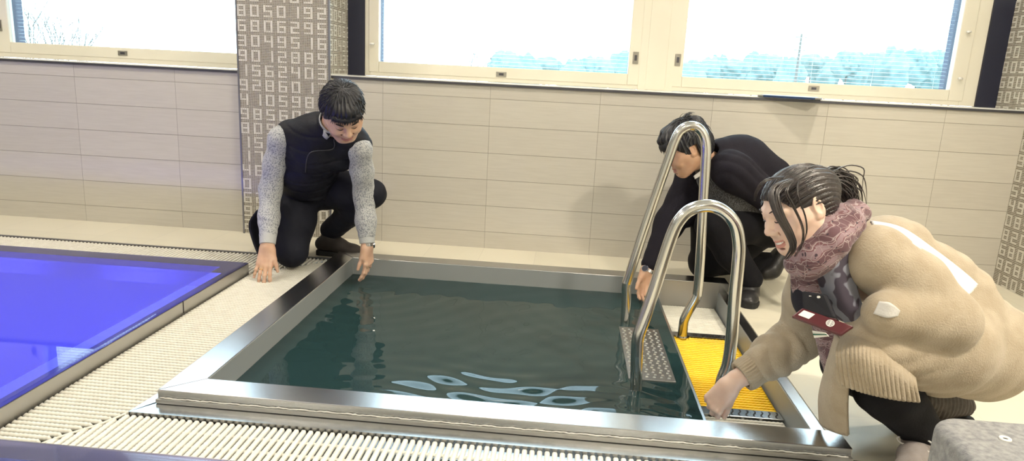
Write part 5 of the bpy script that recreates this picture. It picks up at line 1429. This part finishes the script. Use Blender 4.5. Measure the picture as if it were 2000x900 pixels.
G = grid_from([[A_(*p) for p in r] for r in (
    [(1592, 500, 1.80), (1622, 492, 1.775), (1655, 470, 1.80)],
    [(1600, 548, 1.82), (1635, 550, 1.77), (1668, 545, 1.80)],
    [(1618, 592, 1.83), (1650, 600, 1.76), (1684, 600, 1.78)],
    [(1640, 622, 1.84), (1668, 632, 1.77), (1712, 628, 1.76)])], 8, 6)
sheet('scarf_end', G, .010, scm2, WO)
G = grid_from([[A_(*p) for p in r] for r in (
    [(1545, 520, 1.92), (1575, 522, 1.86), (1605, 515, 1.83)],
    [(1550, 570, 1.95), (1585, 580, 1.90), (1622, 580, 1.86)],
    [(1585, 630, 1.97), (1608, 640, 1.92), (1640, 640, 1.88)],
    [(1604, 700, 1.97), (1616, 712, 1.92), (1640, 700, 1.87)],
    [(1612, 735, 1.98), (1620, 740, 1.93), (1632, 728, 1.90)])], 8, 6)
sheet('scarf_end', G, .008, scm, WO)
S = Sculpt(); S.ell(A_(1600, 575, 1.96), (.075, .07, .085), None); S.ell(A_(1590, 545, 1.95), (.06, .06, .06), None); sculpt_obj('dark_top', S, .006, mat('dark_top_cloth', (.012, .012, .022), .85, bump=.3), WO)
# trousers and shoes
S = Sculpt(); S.chain([kn+[.03, .03, -.03], (kn+an)/2+[-.01, .02, 0], an+[0, 0, .03]], [.074, .078, .056], .03); S.limb(hn, kn, .07, .06, .04)
S.chain([kf+[.02, 0, -.03], (kf+af)/2, af], [.070, .07, .05], .03); S.limb(hf_, kf, .07, .06, .04)
S.crease(folds(81, .006, 55, (-.5, 0, 1), .08)); S.crease(lambda P, D: np.maximum(D, .012-P[:, 2]))
sculpt_obj('trousers', S, .005, blackt, WO)
sneak = mat('taupe_sneaker', (.23, .20, .19), .8, col2=(.29, .26, .25), cscale=30, bump=.4, bscale=220)
S = Sculpt(); h_ = np.array([2.070, 1.875, .014]); t_ = np.array([1.945, 1.680, .010]); shoe(S, h_, t_, (0, 0, 1), .041, .065, an+[0, 0, .0]); S.crease(cut_plane(h_+[0, 0, .008], (0, 0, -1)))
so = sculpt_obj('shoe', S, .0038, sneak, WO); sole(so, h_-[0, 0, .013], t_-[0, 0, .009], (0, 0, 1), .043, MT['sill'])
d = nrm(t_-h_); sd = np.cross([0, 0, 1], d)
for k in range(5):
    c = h_+d*(.085+.021*k)+np.array([0, 0, .066-.0075*k]); b = MB()
    b.tube(spline([c-sd*.024-np.array([0, 0, .010]), c-sd*.010+np.array([0, 0, .003]), c+sd*.010+d*.010+np.array([0, 0, .003]), c+sd*.024+d*.012-np.array([0, 0, .010])], 5), .0024, 6); b.build('lace', MT['latch'] if 0 else white_c, so, smooth=True)
for e in (-1, 1):
    c = h_+d*.085+np.array([0, 0, .070]); b = MB(); P_ = [c, c+sd*e*.022+np.array([0, 0, .014]), c+sd*e*.046+d*.01+np.array([0, 0, .0]), c+sd*e*.030+d*.022-np.array([0, 0, .006]), c+d*.004]
    b.tube(spline(P_, 6), .0022, 6); b.build('lace', white_c, so, smooth=True)
browns = mat('dark_brown_boot', (.030, .022, .019), .6, col2=(.055, .042, .036), cscale=60)
S = Sculpt(); h_ = np.array([2.31, 2.12, .012]); t_ = np.array([2.10, 2.06, .010]); shoe(S, h_, t_, (0, 0, 1), .042, .075, af+[.03, 0, .02])
S.crease(lambda P, D: D-.0018*np.sin((P@np.array([.96, .27, 0]))*420)); S.crease(cut_plane(h_+[0, 0, .008], (0, 0, -1)))
so = sculpt_obj('shoe', S, .004, browns, WO); sole(so, h_-[0, 0, .011], t_-[0, 0, .009], (0, 0, 1), .043, solem)
# ------------------------------------------------------------------ phone case and dark pouch held at the woman's lap
def plate_on(name, quad, th, m, parent, bev=.004):
    q = [np.array(p) for p in quad]; n = nrm(np.cross(q[1]-q[0], q[3]-q[0])); n = -n if n@(CAM-q[0]) < 0 else n
    b = MB(); V = [p-n*th for p in q]+q; F = [(0,3,2,1),(4,5,6,7),(0,1,5,4),(1,2,6,5),(2,3,7,6),(3,0,4,7)]
    if np.cross(q[1]-q[0], q[3]-q[0])@n < 0: F = [f[::-1] for f in F]
    b.add(V, F); return b.build(name, m, parent, bevel=bev), n
TP = thing('phone_case', 'dark red phone case with white label and round white emblem at the woman\'s lap', 'phone case', tuple(A_(1600, 625, 1.70)))
q = [A_(1545, 617, 1.72), A_(1567, 600, 1.73), A_(1668, 636, 1.655), A_(1642, 654, 1.645)]
o_, n_ = plate_on('case', q, .012, mat('dark_red_leather', (.075, .007, .012), .35), TP)
def onq(u, v, lift): 
    return (q[0]*(1-u)+q[3]*u)*(1-v)+(q[1]*(1-u)+q[2]*u)*v+n_*lift
def slabq(name, u0, u1, v0, v1, lift, m): 
    b = MB(); V = [onq(u0, v0, lift-.001), onq(u1, v0, lift-.001), onq(u1, v1, lift-.001), onq(u0, v1, lift-.001), onq(u0, v0, lift), onq(u1, v0, lift), onq(u1, v1, lift), onq(u0, v1, lift)]
    b.add(V, [(0,3,2,1),(4,5,6,7),(0,1,5,4),(1,2,6,5),(2,3,7,6),(3,0,4,7)]); return b.build(name, m, TP)
slabq('label', .08, .30, .28, .80, .0012, MT['sill'])
b = MB(); cc = onq(.66, .55, 0); uu = nrm(onq(.7, .55, 0)-cc); vv = np.cross(n_, uu); rr_ = .0098
em = [cc+(uu*math.cos(t)+vv*math.sin(t))*rr_+n_*.0012 for t in np.linspace(0, 2*PI, 28, endpoint=False)]
b.add(em, [tuple(range(28))]); b.build('emblem', MT['sill'], TP)
b = MB()
for k in range(-2, 3):
    w_ = math.sqrt(max(0, 1-(k/3)**2))*rr_*.8
    c = cc+vv*k*.0031+n_*.0016; 
    for s0 in (-1, 1):
        a0 = c+uu*s0*w_*.15; a1 = c+uu*s0*w_; b.add([a0-vv*.0007, a1-vv*.0007, a1+vv*.0007, a0+vv*.0007], [(0, 1, 2, 3)])
b.build('emblem_marks', MT['edge'], TP)
PO = thing('pouch', 'small black pouch with two white studs hanging above the red phone case', 'pouch', tuple(A_(1590, 585, 1.76)))
qq = [A_(1568, 612, 1.79), A_(1566, 568, 1.81), A_(1612, 575, 1.77), A_(1632, 622, 1.74)]
o2, n2_ = plate_on('body', qq, .02, mat('pouch_cloth', (.010, .010, .016), .7), PO, .005)
for px_, py_, r_ in ((1599, 580, .0032), (1582, 578, .0014)):
    c = A_(px_, py_, 1.775); b = MB(); b.tube([c-n2_*.006, c+n2_*.004], r_, 12); b.build('stud', MT['sill'], PO)
TG = thing('striped_card', 'small card striped green and white under the red phone case', 'card', tuple(A_(1602, 655, 1.72)))
qs = [A_(1590, 660, 1.74), A_(1586, 646, 1.74), A_(1612, 650, 1.72), A_(1619, 657, 1.715)]
plate_on('card', qs, .002, MT['sill'], TG, .0005)
b = MB(); t0 = [qs[0]*.62+qs[1]*.38, qs[0]*.38+qs[1]*.62, qs[3]*.38+qs[2]*.62, qs[3]*.62+qs[2]*.38]; n3 = nrm(CAM-qs[0])*.001
b.add([p+n3 for p in t0], [(0, 1, 2, 3)]); b.build('stripe', mat('green_stripe', (.02, .13, .09), .5), TG)
